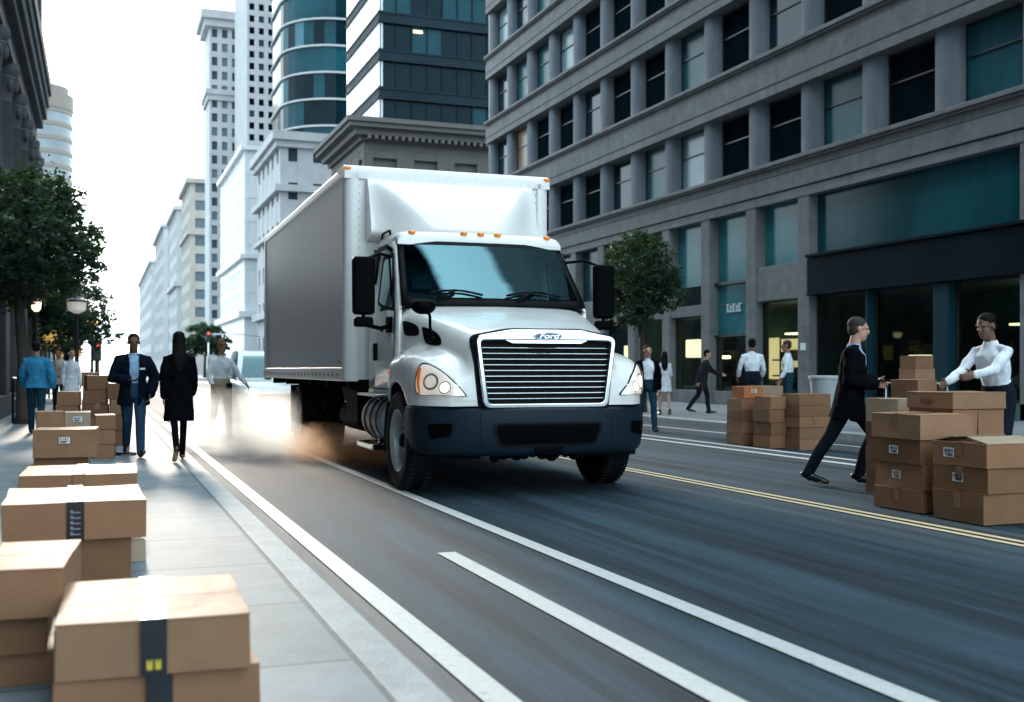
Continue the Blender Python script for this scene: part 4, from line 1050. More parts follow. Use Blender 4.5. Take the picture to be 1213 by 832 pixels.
# wind fairing moulded on the box front
def fair(x, z):
    """Forward bulge of the nose fairing: flat brow with slanting cheeks."""
    u = (x + .0) / 1.05; t = (z - 2.76) / .74
    cheek = max(0, min(1, (1.0 - abs(u)) / (.14 + .62 * (1 - max(0, min(1, t)))))); cheek = cheek * cheek * (3 - 2 * cheek)
    low = min(1, max(0, t / .10)); low = low ** .5
    slope = 1 - max(0, t) ** 1.7
    return .05 + (.62 * slope * (.35 + .65 * cheek) + .02) * low
q = MB(); NX, NZ = 44, 22; gr = []
for k in range(NZ + 1):
    z = 2.76 + .74 * k / NZ
    gr.append([Vector((-1.05 + 2.10 * i / NX, B0 - fair(-1.05 + 2.10 * i / NX, z), z)) for i in range(NX + 1)])
back = [[Vector((p.x * 1.0, B0 - .0, p.z)) for p in r_] for r_ in gr]
q.rings(gr, closed=False, cap=False)
q.face([gr[0][i] for i in range(NX + 1)] + [back[0][i] for i in range(NX, -1, -1)]); q.face([gr[-1][i] for i in range(NX + 1)] + [back[-1][i] for i in range(NX, -1, -1)])
for i in (0, NX): q.face([gr[k][i] for k in range(NZ + 1)] + [back[k][i] for k in range(NZ, -1, -1)])
q.build('wind_fairing', M_TW, T, auto=50)
# rear doors and sill of the box
q = MB(); q.box(-HW + .1, -.006, B1 - .02, B1 + .015, Z0 + .05, Z1 - .1); q.box(.006, HW - .1, B1 - .02, B1 + .015, Z0 + .05, Z1 - .1); q.build('rear_door', M_BOXF, BX)

# --- chassis, wheels, tank, steps
q = MB()
for s in (-1, 1): q.box(min(s * .38, s * .46), max(s * .38, s * .46), .3, 10.6, .72, .98)
for y in (3.2, 4.6, 6.0, 8.4, 10.0): q.box(-.46, .46, y, y + .1, .74, .96); q.box(-1.22, 1.22, y + .2, y + .28, .98, 1.08)
q.box(-.32, .32, .3, 2.2, .5, .9); q.tube([(0, 2.4, .72), (0, 7.1, .55)], .06, 10)
q.tube([(-1.0, 1.0, .5), (1.0, 1.0, .5)], .07, 10); q.tube([(-1.0, 7.1, .5), (1.0, 7.1, .5)], .09, 10); q.ell((0, 7.1, .5), (.24, .24, .22))
for s in (-1, 1):
    q.box(min(s * .4, s * .6), max(s * .4, s * .6), 6.3, 7.9, .62, .7)
    q.box(min(s * .55, s * 1.0), max(s * .55, s * 1.0), 3.9, 4.6, .55, .95)
q.build('chassis', M_DARK, T)
q = MB(); q.tube([(-.75, 3.6, .6), (-.75, 5.4, .6)], .2, 14); q.build('air_tank', M_DARK, T, smooth=True)
tyre_prof = [(.30, -.13), (.40, -.142), (.455, -.145), (.485, -.13), (.50, -.105), (.503, -.05), (.497, -.045), (.497, -.03), (.503, -.025), (.503, .025), (.497, .03), (.497, .045), (.503, .05), (.50, .105), (.485, .13), (.455, .145), (.40, .142), (.30, .13)]
rim_prof = [(.30, -.13), (.315, -.135), (.305, -.12), (.28, -.10), (.27, -.02), (.22, .02), (.12, .015), (.115, -.06), (.06, -.075), (.02, -.078)]
def wheel(x, y, s, dish, rimm=M_RIM):
    w_ = empty('wheel', (x, y, .503), None, None); w_.parent = T; w_.name = 'wheel'
    q = MB(); q.lathe(tyre_prof, 48, 'x', cap=False)
    for k in range(48):
        a = 2 * math.pi * k / 48
        for hx in (-.085, .085):
            c_ = Vector((hx, .503 * math.cos(a), .503 * math.sin(a))); q.box(c_.x - .03, c_.x + .03, c_.y - .008, c_.y + .008, c_.z - .008, c_.z + .008)
    q.build('tyre', M_RUB, w_, auto=40)
    q = MB(); pr = rim_prof if dish == 'front' else [(.30, -.13), (.31, -.135), (.30, -.11), (.28, .02), (.24, .06), (.13, .06), (.12, -.02), (.05, -.03), (.01, -.03)]
    pr = [(r_, -h * -1 * (1 if s < 0 else -1)) for r_, h in pr]
    q.lathe(pr, 40, 'x', cap=False); rim = q.build('rim', rimm, w_, auto=35)
    q = MB(); sg = -1 if s < 0 else 1
    face = .02 if dish == 'front' else .06
    for k in range(10):
        a = 2 * math.pi * k / 10; c_ = (-sg * -1 * (-(face)) , .165 * math.cos(a), .165 * math.sin(a))
        q.tube([(sg * -face, c_[1], c_[2]), (sg * (-face + .045), c_[1], c_[2])], .019, 6)
    q.lathe([(.085, sg * -.01), (.08, sg * .07), (.05, sg * .10), (.01, sg * .105)], 20, 'x')
    q.build('wheel_hub', M_DARK, rim)
    q = MB()
    for k in range(8):
        a = 2 * math.pi * (k + .5) / 8; y_, z_ = .232 * math.cos(a), .232 * math.sin(a)
        q.ell((sg * (-face + .008 + (.02 if dish == 'front' else 0)), y_, z_), (.016, .042, .042), seg=10)
    q.build('hand_hole', M_DARK, rim)
    return w_
wheel(-1.06, 1.0, -1, 'front'); wheel(1.06, 1.0, 1, 'front')
for s in (-1, 1): wheel(s * 1.12, 7.1, s, 'rear', M_GREYMET); wheel(s * .76, 7.1, s, 'rear', M_GREYMET)
for s in (-1, 1):
    q = MB(); rg = []
    for k in range(13):
        a = R(-15 + 210 * k / 12); rg.append([Vector((s * xx, 1.0 + .62 * math.cos(a), .5 + .60 * math.sin(a))) for xx in (.5, 1.185)])
    q.rings(rg, closed=False, cap=False); q.face([(s * .5, 1.0 + .62 * math.cos(R(-15 + 210 * k / 12)), .5 + .60 * math.sin(R(-15 + 210 * k / 12))) for k in range(13)]); q.build('wheel_well', M_DARK, T)
    q = MB(); q.box(min(s * .62, s * 1.27), max(s * .62, s * 1.27), 7.78, 7.80, .22, .98); q.build('mudflap', M_RUB, T)
    # strapped fuel tank with chrome step plates
    tk = empty('fuel_tank', (0, 0, 0), None, None); tk.parent = T; tk.name = 'fuel_tank'
    q = MB(); q.lathe([(.01, 1.86), (.2, 1.865), (.255, 1.89), (.27, 1.93), (.27, 2.85), (.255, 2.89), (.2, 2.915), (.01, 2.92)], 28, 'y', (s * .90, 0, .66)); q.build('tank_drum', M_GREYMET, tk, auto=40)
    q = MB()
    for y in (2.05, 2.35, 2.65): q.lathe([(.272, y), (.28, y + .005), (.28, y + .055), (.272, y + .06)], 28, 'y', (s * .90, 0, .66), cap=False)
    q.build('tank_strap', M_BLKPL, tk, auto=40)
    q = MB(); q.box(min(s * .82, s * 1.24), max(s * .82, s * 1.24), 1.80, 2.75, .925, .955); q.build('upper_step', M_ALU, T, bevel=.01)
    st = MB(); st.box(min(s * 1.0, s * 1.27), max(s * 1.0, s * 1.27), 1.82, 2.62, .345, .41); st.box(min(s * 1.0, s * 1.05), max(s * 1.0, s * 1.05), 1.9, 1.96, .41, .9); st.box(min(s * 1.0, s * 1.05), max(s * 1.0, s * 1.05), 2.45, 2.51, .41, .9); st.build('lower_step', M_CHROME, T, bevel=.012)
q = MB(); q.tube([(-.3, 2.8, .48), (-.3, 6.3, .48)], .08, 10); q.box(-.45, -.1, 3.3, 4.3, .38, .6); q.build('exhaust', M_DARK, T)
q = MB()
rz = random.Random(2)
for k in range(16): 
    x = -.5 + k * .065; q.ell((x, .25 + rz.uniform(-.1, .1), .385 + rz.uniform(-.03, .02)), (.05, .08, .035), seg=8)
q.build('under_engine_tray', M_DARK, T, smooth=True)
# ------------------------------------------------------------------ people
def skin_m(n, c): return mat('skin_' + n, c, .6, spec=.3, var=.08, vscale=30, bump=.05, bscale=150)
def cloth(n, c, sc_=14, b=.7, rough=.9): return mat('cloth_' + n, c, rough, spec=.03, var=.2, vscale=9, bump=b, bscale=sc_)
SK = {'dark': skin_m('dark', (.15, .078, .05)), 'fair': skin_m('fair', (.50, .29, .21)), 'tan': skin_m('tan', (.30, .165, .11)), 'brown': skin_m('brown', (.17, .09, .06))}
M_HAIRB = mat('hair_black', (.005, .004, .004), .7, spec=.12, var=.4, vscale=60, stretch=(1, 1, .15), bump=.3, bscale=90)
M_HAIRG = mat('hair_greying', (.045, .036, .032), .7, spec=.15, var=.4, vscale=60, bump=.3, bscale=90)
M_EYE = mat('eye_dark', (.03, .018, .014), .4, spec=.2, var=.1); M_LIP = mat('lip', (.16, .06, .05), .5, var=.1)
M_SHOE = mat('black_shoe_leather', (.012, .011, .012), .3, coat=.2, var=.2)
M_SHOEB = mat('brown_shoe_leather', (.14, .05, .03), .3, coat=.2, var=.2)

def remesh(bm, vox, smooth=2, name='m'):
    me = bpy.data.meshes.new(name); bm.to_mesh(me); bm.free()
    o = bpy.data.objects.new('tmp', me); COL.objects.link(o)
    md = o.modifiers.new('r', 'REMESH'); md.mode = 'VOXEL'; md.voxel_size = vox; md.use_smooth_shade = True
    if smooth:
        s = o.modifiers.new('s', 'SMOOTH'); s.factor = .5; s.iterations = smooth
    dg = bpy.context.evaluated_depsgraph_get(); out = bpy.data.meshes.new_from_object(o.evaluated_get(dg))
    bpy.data.objects.remove(o); bpy.data.meshes.remove(me)
    out.shade_smooth(); out.name = name
    return out

def person(label, loc, rz, H, P, O, group=None, vox=.0085):
    """P: joint angles in degrees (limb keys suffixed l / r; l is the figure's own left, +x when it faces -y). O: outfit."""
    k = 1.0
    lean = R(P.get('lean', 3)); turn = R(P.get('twist', 0))
    RL = Matrix.Rotation(lean, 3, 'X')
    RT = Matrix.Rotation(turn, 3, 'Z') @ RL
    pel = Vector((0, 0, .93))
    def limb(f, a, s, base=Matrix.Identity(3)):
        f, a = R(f), R(a); return base @ Vector((s * math.sin(a), -math.sin(f) * math.cos(a), -math.cos(f) * math.cos(a)))
    J = {'pel': pel}
    up = RL @ Vector((0, 0, 1))
    J['waist'] = pel + up * .14; J['chest'] = pel + RL @ Vector((0, -.005, .33)); J['neck'] = pel + RL @ Vector((0, .01, .53))
    hp = R(P.get('nod', 0)); hy = R(P.get('look', 0))
    RH = Matrix.Rotation(hy, 3, 'Z') @ Matrix.Rotation(lean * .35 + hp, 3, 'X')
    if P.get('lean', 0) > 20: RH = Matrix.Rotation(hy, 3, 'Z') @ Matrix.Rotation(hp, 3, 'X')
    J['head'] = J['neck'] + RH @ Vector((0, -.025, .16))
    for n, s in (('l', 1), ('r', -1)):
        J['hip' + n] = pel + Vector((s * .092, 0, -.02))
        th = limb(P.get('thigh' + n, 0), P.get('out' + n, 2), s); J['knee' + n] = J['hip' + n] + th * .43
        sh = limb(P.get('thigh' + n, 0) - P.get('knee' + n, 4), P.get('out' + n, 2) * .5, s); J['ank' + n] = J['knee' + n] + sh * .42
        fa = R(P.get('foot' + n, 0)); J['toe' + n] = J['ank' + n] + Vector((s * .02, -.17 * math.cos(fa), -.06 - .17 * math.sin(fa))); J['heel' + n] = J['ank' + n] + Vector((0, .06 * math.cos(fa), -.065 + .06 * math.sin(fa)))
        J['sho' + n] = pel + RT @ Vector((s * .168 * O.get('broad', 1), .01, .446))
        ua = limb(P.get('arm' + n, 0), P.get('spread' + n, 8), s, Matrix.Rotation(turn, 3, 'Z'))
        J['elb' + n] = J['sho' + n] + ua * .285
        fo = R(P.get('arm' + n, 0) + P.get('bend' + n, 14)); inn = R(P.get('in' + n, 0))
        fv = Matrix.Rotation(turn, 3, 'Z') @ Vector((-s * math.sin(inn), -math.sin(fo) * math.cos(inn), -math.cos(fo) * math.cos(inn)))
        J['wri' + n] = J['elb' + n] + fv * .25
        J['fdir' + n] = fv
    low = min(min(J['toe' + n].z - .022, J['heel' + n].z - .03, J['ank' + n].z - .09) for n in 'lr')
    dz = Vector((0, 0, -low))
    for q_ in J:
        if not q_.startswith('fdir'): J[q_] = J[q_] + dz
    S = H / 1.76
    def fin(me):
        me.transform(Matrix.Scale(S, 4)); return me
    # --- body: one continuous surface with face, ears, fingers
    b = MB(); b.tube([J['pel'] + Vector((0, 0, .02)), J['pel'] + Vector((0, 0, .06)), J['waist'], J['chest'], J['chest'] + RL @ Vector((0, 0, .12)), J['neck'] + RL @ Vector((0, 0, -.02))],
           [(.12, .085), (.13, .09), (.11, .08), (.13, .085), (.115, .065), (.06, .055)], 20, ref=tuple(RT @ Vector((1, 0, 0))), round_ends=True)
    b.tube([J['neck'] + RL @ Vector((0, .005, -.05)), J['neck'] + RL @ Vector((0, 0, .02)), J['head'] + RH @ Vector((0, .015, -.05))], [.066, .057, .055], 14, round_ends=True)
    HM = lambda x, y, z: J['head'] + RH @ Vector((x, y, z))
    b.ell(HM(0, .012, .035), (.076, .096, .088), RH); b.ell(HM(0, -.022, -.045), (.058, .068, .075), RH); b.ell(HM(0, -.05, -.085), (.036, .036, .034), RH)
    b.tube([HM(0, -.088, .012), HM(0, -.106, -.022), HM(0, -.098, -.035)], [.011, .016, .012], 8, round_ends=True)
    b.tube([HM(-.04, -.082, .026), HM(0, -.090, .022), HM(.04, -.082, .026)], [.011, .012, .011], 8, round_ends=True)
    for s in (-1, 1): b.ell(HM(s * .078, .012, -.005), (.012, .022, .034), RH, seg=8)
    for s in (-1, 1): b.ell(HM(s * .035, -.073, -.018), (.018, .015, .014), RH, seg=8)
    b.ell(HM(0, -.083, -.06), (.024, .012, .011), RH, seg=8)
    for n, s in (('l', 1), ('r', -1)):
        b.tube([J['hip' + n], J['knee' + n], J['ank' + n], J['ank' + n] + Vector((0, 0, -.04))], [.066, .044, .034, .036] if O.get('trousers') else [.078, .052, .036, .038], 12, round_ends=True)
        b.tube([J['ank' + n] + Vector((0, .02, -.045)), J['toe' + n] + Vector((0, .03, 0))], [(.035, .03), (.035, .022)], 10, round_ends=True)
        b.tube([J['sho' + n], J['elb' + n], J['wri' + n]], [.034, .032, .026], 12, round_ends=True)
        d = J['fdir' + n].normalized(); side = Vector((0, -1, 0)) if abs(d.y) < .7 else Vector((0, 0, 1))
        if O.get('palmside' + n): side = Vector(O['palmside' + n])
        side = (side - d * side.dot(d)).normalized(); nrm = d.cross(side) * (1 if s > 0 else -1)   # palm looks inward
        if nrm.dot(Vector((-s, 0, 0))) < 0 and abs(d.z) > .5: nrm = -nrm
        wr = J['wri' + n]; kn = wr + d * .085
        b.tube([wr, wr + d * .03, kn], [(.026, .019), (.036, .017), (.041, .015)], 12, ref=tuple(side), round_ends=True)
        curl = R(P.get('curl' + n, 32))
        for i, (off, L) in enumerate(((.030, .075), (.010, .084), (-.010, .078), (-.029, .062))):
            p = kn + side * off; dd = d; pts = [p - d * .02]
            for q_ in range(3):
                a = curl * (q_ + .6) * .75; v = d * math.cos(a) + nrm * math.sin(a); p = p + v * L * (.44, .32, .24)[q_]; pts.append(p)
            b.tube(pts, [.0102, .0098, .009, .008], 8, round_ends=True)
        tp = wr + d * .025 + side * .03; td = (d * .62 + side * .65 + nrm * .35).normalized()
        b.tube([tp, tp + td * .038, tp + td * .038 + (td + d * .6).normalized() * .032], [.0125, .0108, .009], 8, round_ends=True)
    me = remesh(b.bm, vox, 2, 'person')
    # features by place on the head
    inv = RH.transposed()
    me.materials.append(SK[O['skin']]); me.materials.append(M_EYE); me.materials.append(M_LIP)
    for f in me.polygons:
        c = inv @ (f.center - J['head'])
        if c.y < -.055 and ((abs(abs(c.x) - .033) < .011 and abs(c.z - .003) < .006)): f.material_index = 1
        elif c.y < -.06 and abs(c.x) < .024 and abs(c.z + .06) < .007: f.material_index = 2
    root = link('person', fin(me), [], None); root.location = loc; root.rotation_euler = (0, 0, rz)
    tag(root, label, 'person', group)
    # --- hair
    b = MB(); hs = O.get('hair', 'short')
    if hs != 'bald':
        b.ell(HM(0, .022, .052), (.083, .098, .082), RH)
        if hs == 'short': b.ell(HM(0, .05, .0), (.076, .062, .075), RH)
        if hs == 'long':
            b.ell(HM(0, .05, .0), (.088, .075, .09), RH)
            b.tube([HM(0, .05, .02), HM(0, .075, -.10), J['neck'] + RL @ Vector((0, .085, -.06)), J['neck'] + RL @ Vector((0, .10, -.17)), J['neck'] + RL @ Vector((0, .105, -.24))], [(.088, .06), (.092, .055), (.098, .045), (.08, .032), (.045, .02)], 16, ref=(1, 0, 0), round_ends=True)
        if hs == 'buzz': pass
        me = remesh(b.bm, .010, 2, 'hair')
        bm2 = bmesh.new(); bm2.from_mesh(me)
        kill = []
        for v in bm2.verts:
            c = inv @ (v.co - J['head'])
            hl = .056 if abs(c.x) < .06 else .03
            if c.y < -.02 and c.z < hl + (.02 if hs == 'buzz' else 0): kill.append(v)
            elif c.y < .028 and c.z < .0 and hs != 'long': kill.append(v)
        bmesh.ops.delete(bm2, geom=kill, context='VERTS'); bm2.to_mesh(me); bm2.free()
        me.shade_smooth(); o = link('hair', fin(me), [O.get('hairm', M_HAIRB)], root)
    else: b.bm.free()
    # --- trousers / skirt
    if O.get('trousers'):
        w_ = O.get('legw', 1.0); b = MB()
        b.tube([J['pel'] + Vector((0, 0, -.09)), J['pel'] + Vector((0, 0, .02)), J['waist'] + up * -.02], [(.160, .12), (.172, .13), (.156, .126)], 18, round_ends=False)
        b.ell(J['pel'] + Vector((0, 0, -.08)), (.13, .10, .07))
        for n in 'lr':
            end = J['ank' + n] + (J['ank' + n] - J['knee' + n]).normalized() * .035
            mid = J['hip' + n].lerp(J['knee' + n], .5); m2 = J['knee' + n].lerp(J['ank' + n], .45) + Vector((0, .015, 0))
            b.tube([J['hip' + n] + Vector((0, 0, .03)), mid, J['knee' + n], m2, end], [.098 * w_, .086 * w_, .068 * w_, .064 * w_, .056 * w_], 14, round_ends=True)
        link('trousers', fin(remesh(b.bm, .011, 2, 'trousers')), [O['trousers']], root)
    # --- upper garments
    def top(name, m, g, hem, flare, sleeve, openw=0.0, collar=False, swid=1.0, cuff=True):
        b = MB(); rf = tuple(RT @ Vector((1, 0, 0)))
        br = O.get('broad', 1)
        pts = [J['pel'] + up * -hem, J['pel'] + up * 0, J['waist'], J['chest'] + up * -.03, J['chest'] + up * .08, J['neck'] + RL @ Vector((0, 0, -.045)), J['neck'] + RL @ Vector((0, .005, .012 if collar else -.03))]
        rd = [(.172 + flare + g, .128 + flare * .8 + g), (.165 + flare * .3 + g, .122 + g), (.145 + g, .11 + g), (.166 * br + g, .122 + g), (.160 * br + g, .108 + g), (.088 + g, .075 + g), (.064 + g, .064 + g)]
        if hem <= 0: pts = pts[1:]; rd = rd[1:]
        b.tube(pts, rd, 24, ref=rf)
        for n in 'lr':
            tgt = {'long': 1.0, 'short': 0.0}[sleeve]
            s0 = J['sho' + n] + RT @ Vector((0, 0, 0)); inn = J['neck'].lerp(J['sho' + n], .22) + up * -.035
            pl_ = [inn, s0 + up * -.015, s0.lerp(J['elb' + n], .5), J['elb' + n]]; rl = [(.045 + g * .5), .058 * swid + g * .7, .055 * swid + g * .8, .049 * swid + g]
            if sleeve == 'long': pl_ += [J['elb' + n].lerp(J['wri' + n], .55), J['wri' + n] - J['fdir' + n] * .005]; rl += [.047 * swid + g, .037 * swid + g]
            b.tube(pl_, rl, 14, round_ends=True)
        me = remesh(b.bm, .0115, 3, name)
        if openw or True:
            bm2 = bmesh.new(); bm2.from_mesh(me); kill = []
            iv = RT.transposed(); L = .53 + .0
            for v in bm2.verts:
                c = iv @ (v.co - J['pel'])
                if openw and c.y < -.045 and c.z > -hem - .1:
                    t = max(0, min(1, (c.z + hem) / (L + hem)))
                    wv = openw * (.55 + .5 * t) if not O.get('vneck') else openw * max(0, (t - .45) * 1.9)
                    if c.z > .50: wv = .075
                    if abs(c.x) < wv and abs(c.x) < .12: kill.append(v)
                elif c.z < -hem + .006: kill.append(v)
            bmesh.ops.delete(bm2, geom=kill, context='VERTS')
            # loose fabric: small folds
            for v in bm2.verts:
                d_ = noise.noise(v.co * 9) * .011 + noise.noise(Vector((v.co.x * 20, v.co.y * 20, v.co.z * 11))) * .006
                v.co += v.normal * d_
            bm2.to_mesh(me); bm2.free()
        o = link(name, fin(me), [m], root); me.shade_smooth()
        if openw:
            sm_ = o.modifiers.new('t', 'SOLIDIFY'); sm_.thickness = .009; sm_.offset = 1
        return o
    if O.get('shirt'): top('shirt', O['shirt'], 0.0, O.get('shirthem', 0), O.get('shirtflare', 0), 'long' if not O.get('tee') else 'short', collar=True)
    if O.get('jacket'): top('jacket', O['jacket'], O.get('bulk', .013), O.get('hem', .14), O.get('flare', .02), 'long', openw=O.get('open', .05), swid=1.08)
    if O.get('hat'):
        b = MB(); b.tube([HM(0, .012, .05), HM(0, .014, .085)], [(.088, .104), (.07, .085)], 18, round_ends=True); b.tube([HM(0, -.03, .05), HM(0, -.03, .056)], [(.085, .125), (.083, .122)], 20); link('hat', fin(remesh(b.bm, .009, 2, 'hat')), [O['hat']], root)
    # --- shoes
    for n, s in (('l', 1), ('r', -1)):
        a, t, h = J['ank' + n], J['toe' + n], J['heel' + n]; b = MB()
        if O.get('heels'):
            b.tube([h + Vector((0, 0, .02)), a.lerp(t, .5) + Vector((0, 0, -.02)), t], [(.03, .03), (.033, .025), (.03, .014)], 12, round_ends=True); b.tube([h, h + Vector((0, .015, -.06))], [.016, .007], 8, round_ends=True)
        else:
            b.tube([h + Vector((0, 0, .012)), a.lerp(t, .45) + Vector((0, 0, -.03)), t.lerp(a, .22), t + Vector((0, -.02, 0))], [(.038, .036), (.043, .04), (.046, .03), (.036, .02)], 14, round_ends=True)
            b.tube([a + Vector((0, 0, .03)), a + Vector((0, 0, -.06))], [.046, .046], 12, round_ends=True)
        link('shoe', fin(remesh(b.bm, .009, 2, 'shoe')), [O.get('shoe', M_SHOE)], root)
    root['_j'] = 0; del root['_j']
    J['_S'] = S; J['_o'] = root
    return J
def at_joint(J, n, off=(0, 0, 0)): return (J[n] * J['_S']) + Vector(off)

NAVY = cloth('navy_jacket', (.006, .009, .017)); SKYB = cloth('pale_blue_shirt', (.28, .44, .62), 16, .4); JEAN = cloth('blue_jeans', (.028, .062, .11), 20)
BLACK = cloth('black_wool', (.0035, .004, .006)); WHT = cloth('white_shirt', (.76, .80, .86), 13, .6); KHA = cloth('khaki', (.40, .32, .23), 16)
BLUJ = cloth('bright_blue_jacket', (.035, .20, .36), 10, .8); DKT = cloth('dark_trousers', (.012, .017, .026)); TEALJ = cloth('navy_jeans', (.015, .045, .07), 18)
GREYD = cloth('dark_grey_coat', (.02, .022, .026)); BEIGE = cloth('beige_top', (.45, .38, .33)); PALE = cloth('pale_dress', (.62, .66, .72))
def gx_(px, Y):                                                      # sideways place on the sight line at distance Y along the street
    th = R(20.6) + math.atan((px - 606.5) / 1300); return Y * math.tan(th)

# left pavement
J = person('bald man in open navy jacket and light blue shirt walking toward the viewer', (gx_(158, 15.35), 15.35, ZL), R(4), 1.64,
       dict(lean=2, thighl=22, kneel=5, footl=-14, thighr=-17, kneer=24, footr=30, outl=-2, outr=-3, arml=2, spreadl=21, bendl=24, inl=15, armr=4, spreadr=20, bendr=78, inr=52, nod=4),
       dict(skin='dark', hair='buzz', trousers=JEAN, shirt=SKYB, shirthem=0, jacket=NAVY, hem=.19, flare=.028, bulk=.018, open=.062, broad=1.08))
q = MB(); q.box(-.035, .035, -.004, .004, -.012, .012); pk = q.build('pocket_square', M_PAPER, J['_o'], loc=(.105 * .93, -.168, 1.245 * .932))
J = person('long haired woman in black knee length coat walking away along the kerb', (gx_(212, 14.45), 14.45, ZL), R(180), 1.63,
       dict(lean=2, thighl=-16, kneel=26, footl=42, thighr=13, kneer=4, footr=0, outl=-3, outr=-3.5, arml=-10, spreadl=8, bendl=18, armr=12, spreadr=8, bendr=24),
       dict(skin='fair', hair='long', trousers=BLACK, legw=.72, jacket=BLACK, hem=.42, flare=.022, bulk=.01, open=0, shoe=M_SHOEB, heels=True, broad=.92))
J = person('man in blue jacket and jeans seen from behind at the far left', (gx_(43, 21.6), 21.6, ZL), R(172), 1.65,
       dict(lean=4, thighl=12, kneel=5, thighr=-12, kneer=14, footr=18, arml=8, spreadl=16, bendl=30, armr=-6, spreadr=20, bendr=24),
       dict(skin='tan', trousers=TEALJ, shirt=BLUJ, jacket=BLUJ, hem=.10, flare=.03, bulk=.028, open=0, broad=1.08), vox=.011)
J = person('pedestrian in a pale dress standing behind the far carton stacks', (gx_(84, 27), 27, ZL), R(20), 1.62,
       dict(lean=2, arml=5, armr=-5), dict(skin='fair', hair='long', trousers=PALE, shirt=PALE, shirthem=.3, shirtflare=.05, broad=.9), vox=.012)
J = person('pedestrian in beige jacket beside the woman in the pale dress', (gx_(70, 29.5), 29.5, ZL), R(-20), 1.66,
       dict(lean=2, arml=5, armr=-5), dict(skin='tan', trousers=DKT, shirt=BEIGE, shirthem=.12, jacket=BEIGE, open=0), vox=.012)
J = person('man in white shirt and khaki trousers with arms spread in the dust', (gx_(262, 20.3), 20.3, 0), R(12), 1.74,
       dict(lean=1, thighl=10, kneel=8, thighr=-8, kneer=12, footr=12, arml=14, spreadl=26, bendl=26, inl=-22, armr=6, spreadr=14, bendr=22, inr=10, nod=2, look=8),
       dict(skin='tan', hairm=M_HAIRG, trousers=KHA, shirt=WHT, shirthem=0, hat=cloth('tan_cap', (.20, .11, .06))))
q = MB(); q.box(-.05, .05, -.03, .03, -.05, .05); q.build('waist_pouch', M_BLKPL, J['_o'], loc=(.10, -.15, .93), bevel=.015)
# right side of the street
J = person('man in dark suit jacket striding to the right beside the tallest carton pile', (gx_(1007, 9.55), 9.55, 0), R(46), 1.80,
       dict(lean=6, thighl=30, kneel=48, footl=16, thighr=-25, kneer=5, footr=18, outl=1, outr=1, arml=0, spreadl=9, bendl=84, inl=24, armr=-4, spreadr=8, bendr=86, inr=24, nod=3, look=22, curll=50, curlr=50),
       dict(skin='fair', hairm=M_HAIRG, trousers=DKT, shirt=SKYB, jacket=BLACK, hem=.24, flare=.05, bulk=.018, open=.095, vneck=False, broad=1.06))
q = MB(); q.box(-.045, .045, -.05, .05, -.01, .01); ph_ = q.build('phone', M_BLKPL, None, bevel=.004); o_ = J['_o']; ph_.rotation_euler = o_.rotation_euler; ph_.location = o_.location + Matrix.Rotation(o_.rotation_euler.z, 3, 'Z') @ at_joint(J, 'wrir', (.0, -.10, .03)); tag(ph_, 'dark phone held in front of the striding man in the suit jacket', 'phone')
J = person('man in white shirt bending over the high cartons at the right edge', (gx_(1183, 8.5), 8.5, 0), R(-84), 1.78,
       dict(lean=14, thighl=8, kneel=8, thighr=-6, kneer=6, arml=46, spreadl=4, bendl=34, inl=4, armr=42, spreadr=4, bendr=24, inr=6, nod=8),
       dict(skin='brown', trousers=DKT, shirt=WHT, shirthem=0, broad=1.08))
J = person('man in open dark jacket over white shirt walking along the right kerb line', (gx_(767, 19.4), 19.4, 0), R(-14), 1.70,
       dict(lean=2, thighl=12, kneel=4, thighr=-14, kneer=16, footr=16, arml=-12, spreadl=14, bendl=14, armr=8, spreadr=10, bendr=14),
       dict(skin='fair', trousers=TEALJ, shirt=WHT, shirthem=0, jacket=BLACK, hem=.14, flare=.02, open=.115), vox=.011)
J = person('person in white dress half hidden behind the man walking along the right kerb', (gx_(787, 23.2), 23.2, ZR), R(160), 1.50,
       dict(lean=2, thighl=8, thighr=-8, kneer=10), dict(skin='fair', shirt=PALE, shirthem=.32, shirtflare=.04, broad=.85, hair='long', tee=True), vox=.012)
J = person('person in dark coat hurrying past the lit shop window', (gx_(832, 23.6), 23.6, ZR), R(60), 1.58,
       dict(lean=12, thighl=18, kneel=12, thighr=-16, kneer=20, footr=18, arml=40, spreadl=12, bendl=30, armr=-28, spreadr=12, bendr=16),
       dict(skin='fair', trousers=DKT, shirt=GREYD, jacket=GREYD, hem=.30, flare=.05, bulk=.02, open=0), vox=.012)
J = person('white shirted man with black hair seen from behind on the right pavement', (gx_(891, 19.3), 19.3, ZR), R(158), 1.70,
       dict(lean=3, arml=10, spreadl=14, bendl=34, armr=8, spreadr=14, bendr=36), dict(skin='brown', trousers=DKT, shirt=WHT, shirthem=0, broad=1.1), vox=.011)
J = person('second white shirted man further right with his back against the shop column', (gx_(934, 18.9), 18.9, ZR), R(-130), 1.66,
       dict(lean=3, arml=6, spreadl=10, bendl=20, armr=8, spreadr=10, bendr=20), dict(skin='tan', hairm=M_HAIRG, trousers=TEALJ, shirt=WHT, shirthem=0), vox=.011)
